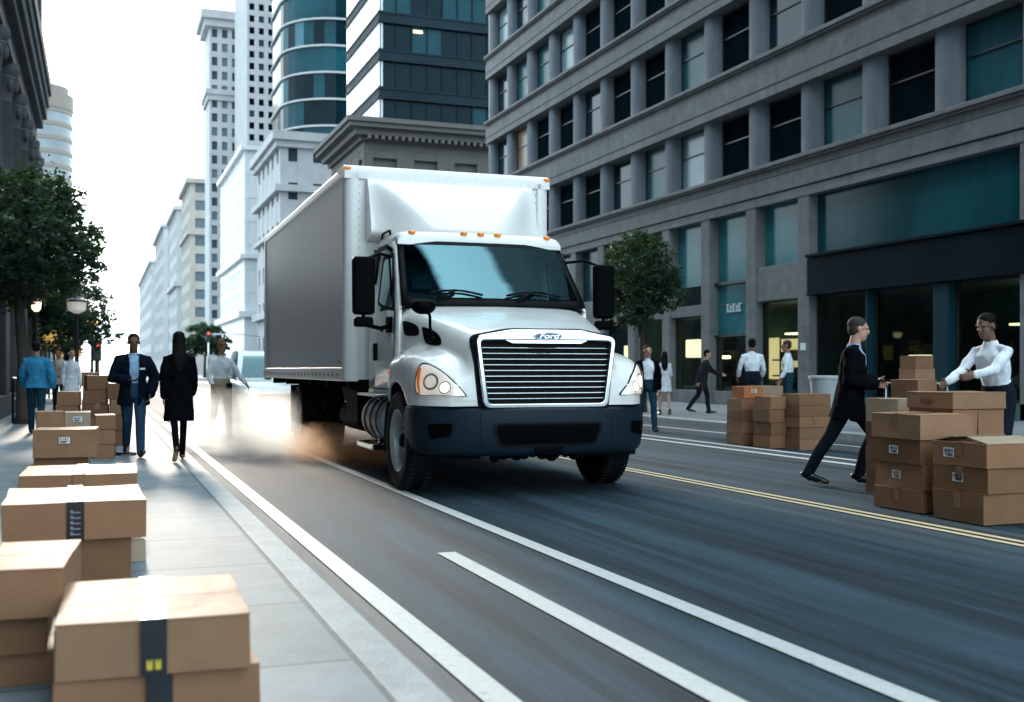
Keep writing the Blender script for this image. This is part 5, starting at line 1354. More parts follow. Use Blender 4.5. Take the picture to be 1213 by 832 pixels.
# ------------------------------------------------------------------ cardboard cartons
_cn = [0]
def carton(x0, x1, y0, y1, z0, z1, label, group, tone=0, rot=0.0, tape='', lab='', gap=.004, sag=0.0, open_=False, seam='x'):
    """One carton: body, two lid flaps with a seam between, packing tape and paper labels where the photo shows them.
    tape: 'y' clear strip over the lid running away, 'b' adds the black printed end on the near face, 'n' brown strip on the flank."""
    _cn[0] += 1; rn = random.Random(_cn[0])
    cx, cy = (x0 + x1) / 2, (y0 + y1) / 2; hx, hy, h = (x1 - x0) / 2, (y1 - y0) / 2, z1 - z0
    m = M_CARD[tone]
    q = MB(); q.box(-hx, hx, -hy, hy, 0, h - .004)
    e = rn.uniform(.001, .004)
    if seam == 'x':
        q.box(-hx - e, hx + e, -hy - e, -.0015, h - .004, h); q.box(-hx - e, hx + e, .0015, hy + e, h - .004, h)
    else:
        q.box(-hx - e, -.0015, -hy - e, hy + e, h - .004, h); q.box(.0015, hx + e, -hy - e, hy + e, h - .004, h)
    bmesh.ops.subdivide_edges(q.bm, edges=[ed for ed in q.bm.edges if ed.calc_length() > .12], cuts=3, use_grid_fill=True)
    for v in q.bm.verts:                                              # hand-worn cardboard: faces belly and corners soften a little
        n_ = noise.noise(Vector((v.co.x * 2.3 + _cn[0], v.co.y * 2.3, v.co.z * 3)))
        k = .009 * n_
        v.co.x += k * (1 if v.co.x > 0 else -1); v.co.y += k * .8 * (1 if v.co.y > 0 else -1)
        if v.co.z > h * .8: v.co.z += .006 * noise.noise(Vector((v.co.x * 4, v.co.y * 4, _cn[0]))) - sag * max(0, 1 - (abs(v.co.x) / hx) ** 2)
    o = q.build('carton', [m], None, fix=False, bevel=.003, seg=1)
    o.location = (cx, cy, z0); o.rotation_euler = (0, 0, R(rot)); tag(o, label, 'box', group)
    w_ = .034 + hx * .022
    if 'y' in tape:
        q = MB(); q.box(-w_, w_, -hy - .008, hy + .006, h + .004, h + .0055); q.build('tape', M_TAPECLR, o)
        q = MB(); q.box(-w_, w_, -hy - .0105, -hy - .0085, h * (.0 if 'b' in tape else .55), h + .0055); t = q.build('tape_end', M_TAPEBLK if 'b' in tape else M_TAPEBRN, o)
        if 'm' in tape:
            for s in (-1, 1):
                q = MB(); q.extr([(s * .013 - .009, .020), (s * .013 + .009, .020), (s * .013 + .009, .052), (s * .013 + .003, .052), (s * .013, .036), (s * .013 - .003, .052), (s * .013 - .009, .052)], 'y', -hy - .0125, -hy - .0108); q.build('tape_print', M_TAPEYEL, t)
        elif 'p' in tape:
            for k in range(5):
                q = MB(); q.box(-w_ * .6, w_ * .55, -hy - .0122, -hy - .0108, .03 + k * .028, .036 + k * .028); q.box(-w_ * .6, -w_ * .3, -hy - .0122, -hy - .0108, .037 + k * .028, .046 + k * .028); q.build('tape_print', M_INKLT, t)
    if 'n' in tape:                                                   # tape down the flank that faces the road
        q = MB(); q.box(-hx - .0095, -hx - .008, -.04, .04, h * .45, h); q.box(-hx - .009, hx + .004, -.035, .035, h + .0042, h + .0055); q.build('tape', M_TAPEBRN, o)
    if 'f' in tape:                                                   # tape down the near face
        q = MB(); q.box(-.035, .035, -hy - .0095, -hy - .008, h * .4, h + .004); q.box(-.035, .035, -hy - .009, hy, h + .0042, h + .0055); q.build('tape', M_TAPEBRN, o)
    def paper(face, a, b_, sz, ink=True):
        q = MB(); s2 = sz * .62
        if face == 'W': q.box(-hx - .0095, -hx - .008, a - sz, a + sz, b_ - s2, b_ + s2)
        else: q.box(a - sz, a + sz, -hy - .0095, -hy - .008, b_ - s2, b_ + s2)
        p = q.build('label', M_PAPER, o)
        q = MB(); u = a - sz * .8
        while u < a + sz * .75:
            wd = rn.choice((.003, .005, .008))
            if face == 'W': q.box(-hx - .0108, -hx - .0097, u, u + wd, b_ - s2 * .05, b_ + s2 * .75)
            else: q.box(u, u + wd, -hy - .0108, -hy - .0097, b_ - s2 * .05, b_ + s2 * .75)
            u += wd + rn.choice((.004, .006, .009))
        for k in range(2):
            zz = b_ - s2 * (.35 + .3 * k)
            if face == 'W': q.box(-hx - .0108, -hx - .0097, a - sz * .75, a + sz * (.6 - .3 * k), zz - .004, zz + .004)
            else: q.box(a - sz * .75, a + sz * (.6 - .3 * k), -hy - .0108, -hy - .0097, zz - .004, zz + .004)
        q.build('printing', M_INK, p)
    if lab == 'W': paper('W', hy * .05, h * .55, .055)
    if lab == 'Wl': paper('W', hy * .35, h * .55, .06)
    if lab == 'S': paper('S', 0, h * .62, .05)
    if lab == 'P':                                                    # printed oval mark on the flank
        q = MB(); pts = [(-hx - .0085, hy * .1 + .07 * math.cos(a * math.pi / 10), h * .45 + .025 * math.sin(a * math.pi / 10)) for a in range(21)]
        q.tube(pts, [.005] * 21, 5); q.build('printing', M_SEAM, o)
    if open_:
        for s in (-1, 1):
            q = MB(); q.extr([(s * hy * .98, h + .001), (s * hy * .98, h + .006), (s * hy * .25, h + .05), (s * hy * .25, h + .044)], 'x', -hx * .96, hx * .96); q.build('flap', M_CARD[3], o)
    return o
def left(x0, x1, y0, y1, z0, z1, *a, **k):                            # pavement cartons: heights are above the left pavement
    k_ = .943; return carton(x0 * k_, x1 * k_, y0 * k_, y1 * k_, ZL + z0 * k_ + .0005, ZL + z1 * k_, *a, **k)
G1 = 'cartons stacked along the left pavement in front'
left(-.16, .535, 3.98, 4.78, 0, .17, 'large taped carton at the bottom of the nearest foreground pile', G1, rot=1, tape='yb')
left(-.135, .505, 3.96, 4.74, .17, .362, 'large carton with yellow marked black tape on top of the nearest foreground pile', G1, rot=-1.5, tape='ybm', tone=1)
left(-.80, -.14, 4.62, 5.2, 0, .125, 'dark carton at the bottom of the foreground pile by the left edge', G1, rot=2)
left(-.80, -.19, 4.60, 5.2, .125, .276, 'carton in the middle of the foreground pile by the left edge', G1, tone=2, rot=0)
left(-.82, -.105, 4.55, 5.25, .276, .466, 'carton turned slightly askew atop the foreground pile by the left edge', G1, rot=-4, tape='y', tone=0)
left(-.45, .165, 6.5, 7.2, 0, .285, 'tall carton under the black taped carton in the second foreground pile', G1, tone=2, lab='')
left(-.50, .238, 6.45, 7.32, .285, .495, 'wide carton with black printed tape on top of the second foreground pile', G1, tape='ybp', tone=0, rot=1.2)
left(.0, .275, 7.35, 8.0, 0, .14, 'open pale carton with lifted flaps behind the second foreground pile', G1, tone=3, open_=True)
left(.0, .245, 7.45, 8.0, .19, .36, 'pale carton leaning over the open pale carton behind the second foreground pile', G1, tone=3)
left(-.55, .27, 8.95, 9.85, 0, .21, 'carton beneath the flat taped carton in the third pile along the pavement', G1, tone=2)
left(-.56, .284, 8.97, 9.92, .21, .42, 'flat carton with clear tape topping the third pile along the pavement', G1, tape='y', tone=0, rot=-1)
G2 = 'cartons stacked around the walking man'
left(-.66, -.12, 12.6, 13.2, 0, .29, 'dark carton under the white labelled carton left of the walking man', G2, tone=2, rot=2)
left(-.64, -.02, 12.5, 13.1, .29, .585, 'carton with white label standing behind the third pavement pile', G2, tone=0, lab='S', rot=-3, tape='')
for c, (xa, xb, ya, nn, h, tn, wd) in enumerate(((-.76, -.44, 15.0, 3, .23, 0, 'left small column behind the white labelled carton'), (-.42, -.11, 15.1, 3, .225, 1, 'middle small column behind the white labelled carton'), (-.06, .20, 16.0, 3, .20, 0, 'short column beside the walking man'))):
    for k in range(nn):
        left(xa, xb, ya, ya + .5, k * h, (k + 1) * h - .004, '%s carton of the %s' % (('bottom', 'middle', 'topmost')[k], wd), G2, tone=(tn + k) % 3 if k < nn - 1 else (3 if c == 1 else tn), rot=random.uniform(-5, 5), lab='S' if (c == 1 and k == 2) else '')
NM = ('bottom', 'second lowest', 'middle', 'second highest', 'topmost')
for c, (xa, xb, ya, nn, h, wd) in enumerate(((.135, .44, 18.6, 4, .25, 'high column right at the elbow of the walking man'), (-.20, .12, 18.7, 5, .225, 'tallest column left of the walking man'), (-.62, -.30, 18.3, 4, .22, 'column in front of the pedestrian in the pale dress'), (-.26, .02, 19.6, 5, .235, 'rearmost column on the left pavement'))):
    nm = NM if nn == 5 else ('bottom', 'second lowest', 'second highest', 'topmost')
    for k in range(nn):
        j = random.uniform(-.025, .025)
        left(xa + j, xb + j, ya, ya + .45, k * h, (k + 1) * h - .004, '%s carton of the %s' % (nm[k], wd), G2, tone=random.choice((0, 1, 2)), rot=random.uniform(-6, 6), tape=random.choice(('', 'y', '')))
G3 = 'cartons piled on the road at the right'
# front-left stack by the yellow line
for k, (z0, z1, xr, nm, kw) in enumerate(((0, .185, 6.80, 'bottom carton with grey print', dict(tape='n')), (.187, .405, 6.82, 'second lowest carton with small white label', dict(lab='W')),
                                        (.407, .615, 6.95, 'second highest carton with barcode label', dict(lab='W')), (.617, .83, 7.0, 'topmost long carton', dict(tape='n')))):
    carton(6.46 + (.0, .01, -.02, -.03)[k], xr - .03, 7.42 + (.0, -.02, .0, -.03)[k], 8.02, z0 + .009, z1 + .009, nm + ' of the stack nearest the striding man', G3, tone=(0, 0, 2, 1)[k], rot=(1, -1, 1.5, -.5)[k], **kw)
for k, (z0, z1, nm, kw) in enumerate(((0, .24, 'bottom carton', dict(tape='n')), (.242, .44, 'middle carton with barcode', dict(lab='W', tape='n')), (.442, .63, 'topmost carton with large white label and raised flaps', dict(lab='Wl', open_=True, tape='n')))):
    carton(6.42 + (.0, .01, .0)[k], (6.83, 6.85, 6.97)[k], 6.66 + (.02, 0, -.02)[k], 7.24, z0 + .009, z1 + .009, nm + ' in the nearest three carton stack', G3, tone=(0, 2, 0)[k], rot=(0, 1.5, -1)[k], **kw)
for k, (z0, z1) in enumerate(((0, .24), (.242, .47))):
    carton(6.99, 7.45, 6.75, 7.3, z0 + .0, z1, ('lower', 'upper')[k] + ' carton of the pair cut off by the right picture edge', G3, tone=2)
for c, (xa, xb) in enumerate(((7.0, 7.27), (7.285, 7.58))):
    for k, (z0, z1) in enumerate(((0, .30), (.302, .60), (.602, .87))):
        carton(xa, xb, 7.64, 8.2, z0, z1, ('bottom', 'middle', 'top')[k] + ' carton in the ' + ('left', 'right')[c] + ' column under the long printed carton', G3, tone=(1, 0, 0)[k], rot=random.uniform(-1, 1))
carton(6.98, 7.58, 7.62, 8.2, .872, 1.02, 'long carton with printed mark topping the pile before the bending man', G3, tone=1, lab='P')
for k in range(4):
    carton(7.15, 7.5, 8.5 + .01 * k, 9.0, k * .235, (k + 1) * .235 - .003, ('bottom', 'second', 'third', 'pale topmost')[k] + ' carton of the low stack just behind the striding man pile', G3, tone=(0, 1, 2, 3)[k])
for k in range(4):
    carton(7.75 + .0, 8.0, 8.95, 9.35, k * .28, (k + 1) * .28 - .003, ('bottom', 'second', 'third', 'topmost')[k] + ' carton of the stack under the hands of the bending man', G3, tone=(0, 1, 0, 1)[k])
G4 = 'cartons stacked on the white bay lines'
rr = random.Random(21)
for c, (xa, xb, y, nn, h, wd) in enumerate(((9.6, 9.865, 15.1, 4, .187, 'left column of the pile behind the truck nose'), (9.875, 10.19, 15.12, 4, .187, 'right column of the pile behind the truck nose'))):
    for k in range(nn):
        j = rr.uniform(-.012, .012)
        carton(xa + j, xb + j, y, y + .46, k * h + .009, (k + 1) * h - .003 + .009, ('bottom', 'second lowest', 'second highest', 'topmost')[k] + ' carton in the ' + wd, G4, tone=rr.choice((0, 1, 2)), rot=rr.uniform(-2, 2))
carton(9.66, 10.02, 15.14, 15.5, .76, .95, 'orange brown carton with pale label on the pile behind the truck nose', G4, tone=0, lab='S')
MATS['x'] = None; M_CARD.append(cardboard('cardboard_orange', (.42, .155, .06))); bpy.data.objects[[o.name for o in bpy.data.objects if o.get('label', '').startswith('orange brown')][0]].data.materials[0] = M_CARD[4]
carton(10.06, 10.5, 15.3, 15.7, .755, .95, 'pale carton beside the orange brown carton', G4, tone=3)
for k in range(5):
    j = rr.uniform(-.015, .015)
    carton(9.92 + j, 10.48 + j, 14.0, 14.5, k * .17 + .0, (k + 1) * .17 - .003, ('bottom', 'second lowest', 'middle', 'second highest', 'topmost')[k] + ' wide carton in the stack left of the striding man', G4, tone=rr.choice((0, 1, 2)), rot=rr.uniform(-2, 2), tape=rr.choice(('', 'f')))
for k in range(4):
    j = rr.uniform(-.015, .015)
    carton(9.62 + j, 9.9 + j, 14.35, 14.8, k * .2 + .0095, (k + 1) * .2 - .003 + .0095, ('bottom', 'second lowest', 'second highest', 'topmost')[k] + ' small carton wedged between the two bay line stacks', G4, tone=rr.choice((0, 1, 2)), rot=rr.uniform(-2, 2))
# cartons on a folding table by the shop front
G5 = 'cartons at the folding table'
tb = empty('folding_table', (12.75, 14.75, ZR), 'small folding table holding a carton in front of the dark shop window', 'table')
q = MB(); q.box(-.45, .45, -.3, .3, .84, .87); q.build('tabletop', mat('table_laminate', (.42, .38, .33), .4, var=.1), tb, bevel=.006)
for sx in (-1, 1):
    for sy in (-1, 1):
        q = MB(); q.tube([(sx * .40, sy * .26, .84), (sx * .42, sy * .27, 0)], .016, 8); q.build('leg', M_ALU, tb, smooth=True)
carton(12.55, 12.95, 14.55, 14.95, ZR + .87, ZR + 1.10, 'lower carton standing on the folding table', G5, tone=1)
carton(12.57, 12.93, 14.56, 14.94, ZR + 1.103, ZR + 1.31, 'upper pale topped carton on the folding table', G5, tone=0)
bn = empty('waste_bin', (gx_(979, 15.2), 15.2, ZR), 'white tapered bin behind the striding man on the right pavement', 'bin')
q = MB(); q.lathe([(.01, 0), (.19, 0), (.20, .02), (.27, .92), (.29, .93), (.29, .97), (.27, .98), (.25, .96), (.235, .1), (.01, .08)], 28); q.build('body', mat('white_bin_plastic', (.42, .45, .48), .4, var=.06), bn, auto=40)
# fallen paper on the pavement
q = MB(); q.tube([(-.12, 0, .015), (0, .02, .03), (.13, -.02, .012)], [(.05, .012)] * 3, 10); o = q.build('glove', mat('dark_glove', (.02, .022, .026), .8, var=.2), smooth=True, loc=(.33, 15.6, ZL)); tag(o, 'dark crumpled glove lying on the left pavement by the walking man', 'glove')

# ------------------------------------------------------------------ trees
LEAF = [mat('leaf_dark', (.012, .036, .026), .6, var=.3, vscale=2), mat('leaf_mid', (.026, .066, .036), .55, var=.3, vscale=2), mat('leaf_light', (.06, .11, .045), .5, var=.3, vscale=2)]
for m_ in LEAF:
    nt = m_.node_tree; b_ = nt.nodes['Principled BSDF']; out = nt.nodes['Material Output']
    tl = nt.nodes.new('ShaderNodeBsdfTranslucent'); c_ = [x * 1.6 for x in b_.inputs['Base Color'].default_value[:3]]
    tl.inputs['Color'].default_value = (.05, .09, .02, 1); mx = nt.nodes.new('ShaderNodeMixShader'); mx.inputs[0].default_value = .4
    nt.links.new(b_.outputs[0], mx.inputs[1]); nt.links.new(tl.outputs[0], mx.inputs[2]); nt.links.new(mx.outputs[0], out.inputs[0])
M_BARK = mat('bark', (.05, .04, .034), .9, var=.4, vscale=12, stretch=(1, 1, .2), bump=.6, bscale=20)
def tree(x, y, z, blobs, trunk_h, tr, label, n=9000, leaf=.12, seed=1, group='street trees'):
    """blobs: (dx, dy, height, rx, ry, rz) lobes of the crown, filled with leaf clumps; limbs run from the trunk to each lobe."""
    rn = random.Random(seed); t = empty('street_tree', (x, y, z), label, 'tree', group)
    q = MB(); top_ = Vector((rn.uniform(-.1, .1), rn.uniform(-.1, .1), trunk_h))
    q.tube([(0, 0, -.05), (.02, 0, .15), (.03, .02, trunk_h * .5), top_], [tr * 1.5, tr * 1.1, tr * .9, tr * .75], 12)
    for bl in blobs:
        c = Vector(bl[:3]); mid = top_.lerp(c, .5) + Vector((rn.uniform(-.15, .15), rn.uniform(-.15, .15), .1))
        q.tube([top_ - Vector((0, 0, .2)), mid, c], [tr * .55, tr * .35, tr * .12], 7)
        for k in range(5):
            e = c + Vector((rn.uniform(-1, 1) * bl[3], rn.uniform(-1, 1) * bl[4], rn.uniform(-.4, 1) * bl[5])) * .8
            q.tube([mid.lerp(c, rn.random()), e], [tr * .14, tr * .05], 5)
    q.build('trunk', M_BARK, t, smooth=True)
    vol = [b[3] * b[4] * b[5] for b in blobs]; tot = sum(vol); vs, fs, mi = [], [], []
    for bl, v in zip(blobs, vol):
        cl = max(8, int(n * v / tot / 26))
        for _ in range(cl):
            while True:
                p = Vector((rn.uniform(-1, 1), rn.uniform(-1, 1), rn.uniform(-1, 1)))
                if .25 < p.length < 1 and rn.random() < p.length ** 1.2: break
            sc_ = 1 + .22 * noise.noise(p * 2.3 + Vector((seed, 0, 0)))
            c = Vector((bl[0] + p.x * bl[3] * sc_, bl[1] + p.y * bl[4] * sc_, bl[2] + p.z * bl[5] * sc_)); cr = rn.uniform(.12, .30) * max(bl[3:]) * .55
            shade = .5 + .35 * p.z + rn.uniform(-.25, .25)  # painted shading: lighter leaf colours at lobe tops, darker ones beneath
            for _k in range(26):
                d = Vector((rn.gauss(0, 1), rn.gauss(0, 1), rn.gauss(0, .8))) * cr * .62
                a = Vector((rn.gauss(0, 1), rn.gauss(0, 1), rn.gauss(0, .6))).normalized(); b_ = a.cross(Vector((rn.gauss(0, 1), rn.gauss(0, 1), rn.gauss(0, 1)))).normalized()
                L = leaf * rn.uniform(.6, 1.3); o = c + d; i = len(vs)
                vs += [o - a * L * .5, o + b_ * L * .26, o + a * L * .5, o - b_ * L * .26]; fs.append((i, i + 1, i + 2, i + 3))
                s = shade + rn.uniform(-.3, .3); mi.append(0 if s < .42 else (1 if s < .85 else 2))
    me = bpy.data.meshes.new('crown'); me.from_pydata([tuple(v) for v in vs], [], fs)
    for m_ in LEAF: me.materials.append(m_)
    me.polygons.foreach_set('material_index', mi); me.update()
    o = bpy.data.objects.new('crown', me); COL.objects.link(o); o.parent = t
    return t
tree(-1.55, 25.5, ZL, [(-.1, .3, 4.3, 1.25, 1.7, 1.15), (.85, -.2, 3.7, .85, 1.1, .75), (-.5, .2, 3.2, 1.2, 1.6, .8), (.45, .6, 4.9, .75, 1.0, .6), (1.0, .6, 3.1, .5, .8, .42), (.1, -1.2, 3.7, 1.0, 1.0, .85)], 2.6, .13, 'large dark leafy tree in front of the classical building at left', 20000, .13, 3)
tree(-1.1, 41, ZL, [(.2, 0, 3.3, 1.3, 1.6, 1.0), (-.9, 0, 3.5, 1.1, 1.5, 1.0), (1.0, .4, 2.6, .8, 1.0, .7), (-.1, -.6, 2.3, 1.2, 1.2, .6)], 2.0, .12, 'smaller rounded tree farther along the left pavement under the lamp', 12000, .15, 5)
tree(-2.4, 56, ZL, [(0, 0, 4.4, 1.7, 2, 1.3), (1.2, 0, 3.4, 1.0, 1.5, .9)], 2.6, .13, 'third tree farthest along the left pavement', 7000, .2, 8)
tree(12.95, 25.0, ZR, [(-.1, 0, 3.55, .95, .95, .95), (.5, .1, 3.1, .7, .8, .6), (-.4, -.2, 2.75, .8, .8, .62), (.1, .2, 4.15, .6, .6, .45), (.75, 0, 3.5, .45, .5, .4)], 2.0, .09, 'rounded green street tree beside the right truck mirror', 15000, .11, 12)
tree(13.0, 150, ZR, [(0, 0, 5.2, 2.6, 2.6, 2.0), (-1.6, 0, 4.2, 1.7, 2, 1.3), (1.7, 0, 4.4, 1.8, 2, 1.4)], 3, .2, 'distant green tree by the traffic signal at the end of the right pavement', 5000, .5, 15)

# ------------------------------------------------------------------ street furniture on the left
M_IRON = mat('black_iron', (.012, .014, .016), .45, .4, var=.2)
M_GLOWW = mat('opal_lamp_glass', (.8, .78, .74), .4, emit=(1, .86, .7), estr=.25, var=.03)
M_GLOWA = mat('amber_lamp_glass', (1, .75, .4), .4, emit=(1, .62, .26), estr=5, var=.03)
def lantern(px, Y, top, label, m, r=.14):
    x = gx_(px, Y); t = empty('street_lamp', (x, Y, ZL), label, 'lamp', 'lamps along the left pavement'); h = top - ZL
    q = MB(); q.lathe([(.01, 0), (.13, 0), (.13, .1), (.09, .16), (.08, .5), (.055, .6), (.04, h - .45), (.07, h - .42), (.05, h - .38)], 14); q.build('post', M_IRON, t, auto=40)
    q = MB(); q.lathe([(.05, h - .38), (r, h - .30), (r * 1.15, h - .1)], 12, cap=True); q.build('lamp_glass', m, t)
    q = MB(); q.lathe([(r * 1.35, h - .1), (r * 1.25, h - .06), (r * .5, h), (.02, h + .06)], 12); q.build('cap', M_IRON, t)
    return t
lantern(91, 28.5, 2.95, 'black post lamp with white lantern beside the second left tree', M_GLOWW, .20)
lantern(109, 44, 3.15, 'post lamp glowing amber right of the white lantern', M_GLOWA, .19)
lantern(43, 36, 3.35, 'post lamp glowing amber between the left trees', M_GLOWA, .12)
M_SIGY = mat('yellow_sign_face', (.75, .45, .10), .5, emit=(1, .58, .14), estr=.45, var=.25, vscale=3)
M_SIGW = mat('white_sign_face', (.7, .7, .7), .5, emit=(1, .9, .8), estr=.25, var=.2, vscale=3)
for px, pyc, Y, w_, h_, lab, m in ((61, 401, 44, 1.3, .55, 'upper yellow shop sign hanging past the blue jacketed man', M_SIGY), (81, 412, 46, .95, .75, 'square yellow shop sign left of the black lamp post', M_SIGY), (77, 399, 47.5, 1.1, .3, 'narrow white shop sign above the square yellow one', M_SIGW)):
    z = CAMH + (438 - pyc) * (.936 * Y) / 1300; x = gx_(px, Y); t = empty('shop_sign', (x, Y, ZL), lab, 'sign')
    q = MB(); q.box(-w_ / 2, w_ / 2, -.06, .06, z - ZL - h_ / 2, z - ZL + h_ / 2); q.build('sign_box', m, t, bevel=.03)
    q = MB(); q.tube([(-w_ / 2 - .04, .05, 0), (-w_ / 2 - .04, .05, z - ZL + h_ / 2)], .04, 8); q.box(-w_ / 2 - .04, -w_ / 2, -.03, .05, z - ZL - .03, z - ZL + .03); q.build('sign_post', M_IRON, t)
# pavement rail behind the blue jacketed man
rl = empty('pavement_rail', (-1.75, 26, ZL), 'low dark iron rail on the left pavement behind the blue jacketed man', 'rail')
for k in range(6):
    q = MB(); q.tube([(0, k * 1.5, 0), (0, k * 1.5, .95)], .03, 8); q.build('post', M_IRON, rl)
q = MB(); q.tube([(0, -.1, .95), (0, 7.6, .95)], .03, 8); q.build('top_bar', M_IRON, rl)
q = MB(); q.tube([(0, -.1, .5), (0, 7.6, .5)], .02, 8); q.build('mid_bar', M_IRON, rl)
# ------------------------------------------------------------------ traffic signals
M_REDL = mat('red_signal_lens', (.8, .03, .02), .3, emit=(1, .06, .03), estr=4, var=.02); M_SIGB = mat('signal_black', (.02, .02, .022), .5, var=.1); M_OFF = mat('dark_signal_lens', (.03, .05, .03), .3, var=.1)
def signal(x, y, z, top, sc_, label, arm=0.0):
    t = empty('traffic_light', (x, y, z), label, 'traffic light', 'signals at the far crossing'); s = sc_
    q = MB(); q.tube([(0, 0, 0), (0, 0, top - z - .5 * s)], .07 * s + .03, 10); q.build('pole', M_ALU if arm else M_IRON, t, smooth=True)
    q = MB(); q.box(-.2 * s, .2 * s, -.14 * s, .14 * s, top - z - 1.0 * s, top - z); q.build('housing', M_SIGB, t, bevel=.03)
    for k, m in enumerate((M_REDL, M_OFF, M_OFF)):
        q = MB(); q.lathe([(.01, -.16 * s), (.11 * s, -.155 * s), (.12 * s, -.13 * s)], 16, 'y', (0, 0, top - z - (.18 + .31 * k) * s)); q.build('lamp', m, t)
    if arm:
        q = MB(); q.tube([(0, 0, top - z - .3 * s), (arm * .5, 0, top - z - .2 * s), (arm, 0, top - z - .45 * s)], [.07, .06, .05], 8); q.build('mast_arm', M_ALU, t, smooth=True)
    return t
signal(11.8, 131, 0, 5.6, 1.15, 'traffic signal with red light and mast arm left of the white shirted man', arm=6)
signal(gx_(115, 52), 52, ZL, 2.5, .9, 'small red signal beyond the left trees')

# ------------------------------------------------------------------ cars
M_CGL = glass_mat('car_glass', (.34, .46, .48), .03, .03, (.55, .74, .78))
def car(x, y, rz, label, paint, group='cars waiting far down the street', w_=1.8, L=4.3, h=1.55, lit=False):
    t = empty('car', (x, y, 0), label, 'car', group, rz=rz); hw = w_ / 2
    def ringz(v, prof): return [Vector((sx * hw * k, v, z)) for sx, k, z in prof]
    q = MB(); st = []
    for v, zt, k in ((-L / 2, .62, .82), (-L / 2 + .08, .74, .90), (-L / 2 + .5, .88, .97), (-L * .22, .98, 1), (0, 1.0, 1), (L * .3, 1.0, 1), (L / 2 - .25, .95, .96), (L / 2 - .05, .86, .9), (L / 2, .7, .84)):
        st.append([Vector((s * hw * k * f, v, z)) for s, f, z in ((-1, .90, .26), (-1, .99, .42), (-1, 1, .62), (-1, .97, zt - .1), (-1, .86, zt), (1, .86, zt), (1, .97, zt - .1), (1, 1, .62), (1, .99, .42), (1, .90, .26))])
    q.rings(st); q.build('body', paint, t, auto=50)
    q = MB(); q.rings([[Vector((s * hw * k, v, z)) for s, k in ((-1, 1), (1, 1))] for v, z, k in ()], cap=False) if False else None
    zb, zt = .97, h
    A = [(-L * .24, zb, .88), (-L * .06, zt - .06, .74), (L * .02, zt, .74), (L * .26, zt - .02, .72), (L * .42, zb, .84)]
    q.rings([[Vector((s * hw * (k if i else .9), v, z if i else zb - .04)) for s, i in ((-1, 0), (-1, 1), (1, 1), (1, 0))] for v, z, k in A][:]); q.build('roof', paint, t, auto=50)
    q = MB()
    def quad(a, b_, c, d): q.face([a, b_, c, d])
    e = .012
    quad(Vector((-hw * .76, -L * .228 - e, zb + .06 + e)), Vector((hw * .76, -L * .228 - e, zb + .06 + e)), Vector((hw * .62, -L * .085 - e, zt - .15 + e)), Vector((-hw * .62, -L * .085 - e, zt - .15 + e)))
    q.build('windscreen', M_CGL, t)
    for s in (-1, 1):
        q = MB(); q.face([Vector((s * (hw * .885 + e), -L * .20, zb + .03)), Vector((s * (hw * .85 + e), L * .36, zb + .03)), Vector((s * (hw * .735 + e), L * .25, zt - .09)), Vector((s * (hw * .75 + e), -L * .04, zt - .09))]); q.build('side_window', M_CGL, t)
        q = MB(); q.ell((s * hw * .66, -L / 2 + .05, .68), (.17, .07, .08), seg=10); q.build('headlight', M_BULB if lit else M_REFL, t, smooth=True)
        q = MB(); q.ell((s * hw * .7, L / 2 - .04, .75), (.15, .05, .09), seg=10); q.build('tail_light', mat('tail_red', (.35, .02, .02), .3, var=.1), t, smooth=True)
        q = MB(); q.ell((s * (hw + .08), -L * .17, 1.0), (.1, .06, .07), seg=10); q.build('wing_mirror', paint, t, smooth=True)
        for y_ in (-L * .31, L * .30):
            q = MB(); q.lathe([(.01, -.09), (.2, -.1), (.3, -.1), (.32, -.06), (.32, .06), (.3, .1), (.2, .1), (.01, .09)], 24, 'x', (s * (hw - .09), y_, .32)); q.build('wheel', M_RUB, t, auto=40)
    q = MB(); q.box(-hw * .5, hw * .5, -L / 2 - .015, -L / 2 + .02, .44, .62); q.build('grille', M_DARK, t, bevel=.01)
    return t
CW = mat('car_white', (.62, .66, .66), .25, coat=.6, var=.03); CG = mat('car_silver', (.32, .36, .38), .3, .5, var=.05); CR = mat('car_red', (.30, .03, .03), .3, coat=.6, var=.05); CB = mat('car_black', (.02, .022, .026), .25, coat=.6, var=.05)
car(4.1, 29.5, 0, 'white car with teal windscreen behind the truck box at the left', CW, w_=1.95, L=4.6, h=1.72)
car(4.6, 74, 0, 'black car between the woman and the white shirted man far down the street', CB)
car(2.9, 96, 0, 'red car far down the left lane', CR)
car(6.9, 118, 0, 'silver car waiting below the far traffic signal', CG)
car(1.9, 66, 0, 'silver car parked at the left kerb beyond the walking man', CG)

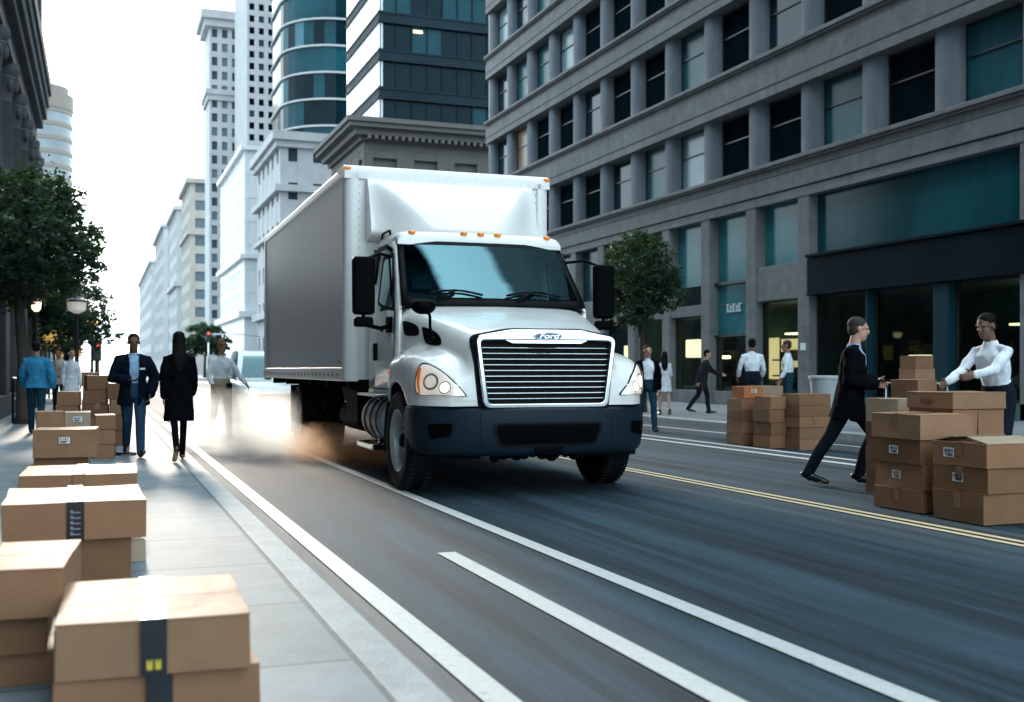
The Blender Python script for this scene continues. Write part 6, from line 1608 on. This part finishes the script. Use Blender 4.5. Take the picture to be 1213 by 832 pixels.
# ------------------------------------------------------------------ dust thrown up behind the truck
def dust(name, blobs, dens, col, label, cen, rad, aniso=.68, scale=1.3):
    b = MB()
    for bx_ in blobs: b.ell(bx_[:3], bx_[3:], seg=18)
    me = remesh(b.bm, .16, 3, 'dust_cloud')
    m = bpy.data.materials.new(name); m.use_nodes = True; nt = m.node_tree; nt.nodes.remove(nt.nodes['Principled BSDF']); out = nt.nodes['Material Output']
    pv = nt.nodes.new('ShaderNodeVolumePrincipled'); pv.inputs['Color'].default_value = (*col, 1); pv.inputs['Anisotropy'].default_value = aniso
    tc = nt.nodes.new('ShaderNodeTexCoord'); n = nt.nodes.new('ShaderNodeTexNoise'); n.inputs['Scale'].default_value = scale; n.inputs['Detail'].default_value = 4; n.inputs['Distortion'].default_value = .6
    nt.links.new(tc.outputs['Object'], n.inputs['Vector'])
    r = nt.nodes.new('ShaderNodeMapRange'); r.inputs['From Min'].default_value = .36; r.inputs['From Max'].default_value = .72; r.inputs['To Min'].default_value = 0.0; r.inputs['To Max'].default_value = dens
    nt.links.new(n.outputs['Fac'], r.inputs['Value'])
    # thins out with height above the road
    sx = nt.nodes.new('ShaderNodeSeparateXYZ'); nt.links.new(tc.outputs['Object'], sx.inputs[0])
    hz = nt.nodes.new('ShaderNodeMapRange'); hz.inputs['From Min'].default_value = .10; hz.inputs['From Max'].default_value = .95; hz.inputs['To Min'].default_value = 1; hz.inputs['To Max'].default_value = .0
    nt.links.new(sx.outputs['Z'], hz.inputs['Value'])
    ml = nt.nodes.new('ShaderNodeMath'); ml.operation = 'MULTIPLY'; nt.links.new(r.outputs[0], ml.inputs[0]); nt.links.new(hz.outputs[0], ml.inputs[1]); 
    # fades to nothing towards the rim of the cloud
    sb = nt.nodes.new('ShaderNodeVectorMath'); sb.operation = 'SUBTRACT'; sb.inputs[1].default_value = cen; nt.links.new(tc.outputs['Object'], sb.inputs[0])
    dv = nt.nodes.new('ShaderNodeVectorMath'); dv.operation = 'DIVIDE'; dv.inputs[1].default_value = rad; nt.links.new(sb.outputs[0], dv.inputs[0])
    ln = nt.nodes.new('ShaderNodeVectorMath'); ln.operation = 'LENGTH'; nt.links.new(dv.outputs[0], ln.inputs[0])
    fo = nt.nodes.new('ShaderNodeMapRange'); fo.interpolation_type = 'SMOOTHSTEP'; fo.inputs['From Min'].default_value = .35; fo.inputs['From Max'].default_value = 1.0; fo.inputs['To Min'].default_value = 1; fo.inputs['To Max'].default_value = 0
    nt.links.new(ln.outputs['Value'], fo.inputs['Value']); m2 = nt.nodes.new('ShaderNodeMath'); m2.operation = 'MULTIPLY'; nt.links.new(ml.outputs[0], m2.inputs[0]); nt.links.new(fo.outputs[0], m2.inputs[1]); nt.links.new(m2.outputs[0], pv.inputs['Density'])
    nt.links.new(pv.outputs[0], out.inputs['Volume'])
    o = link('dust_cloud', me, [m]); tag(o, label, 'dust', kind='stuff'); return o
dust('pale_dust', [(2.0, 18.6, .35, .9, 2.2, .75), (2.9, 18.4, .4, 1.0, 2.0, .8), (3.6, 19.2, .4, 1.1, 2.2, .85), (2.5, 20.6, .5, 1.3, 1.5, .8), (1.55, 17.6, .18, .55, 1.7, .5), (2.3, 16.0, .12, .75, 1.7, .42), (3.0, 15.0, .08, .6, 1.2, .3), (4.6, 20.8, .5, 1.2, 1.5, .8)], 1.9, (1, .995, .985), 'pale dust cloud billowing behind the rear wheels of the truck', (2.7, 18.3, .3), (2.5, 4.6, 1.15))
dust('warm_dust', [(2.9, 15.3, .12, .6, 1.5, .4), (3.4, 14.2, .1, .6, 1.4, .34), (3.9, 15.2, .15, .8, 1.6, .4)], 2.0, (1, .66, .40), 'thin orange tinted dust swirling under the truck chassis', (3.3, 14.9, .1), (1.15, 2.3, .6), scale=2.4)  # warm glow under the truck is tinted into this dust's colour
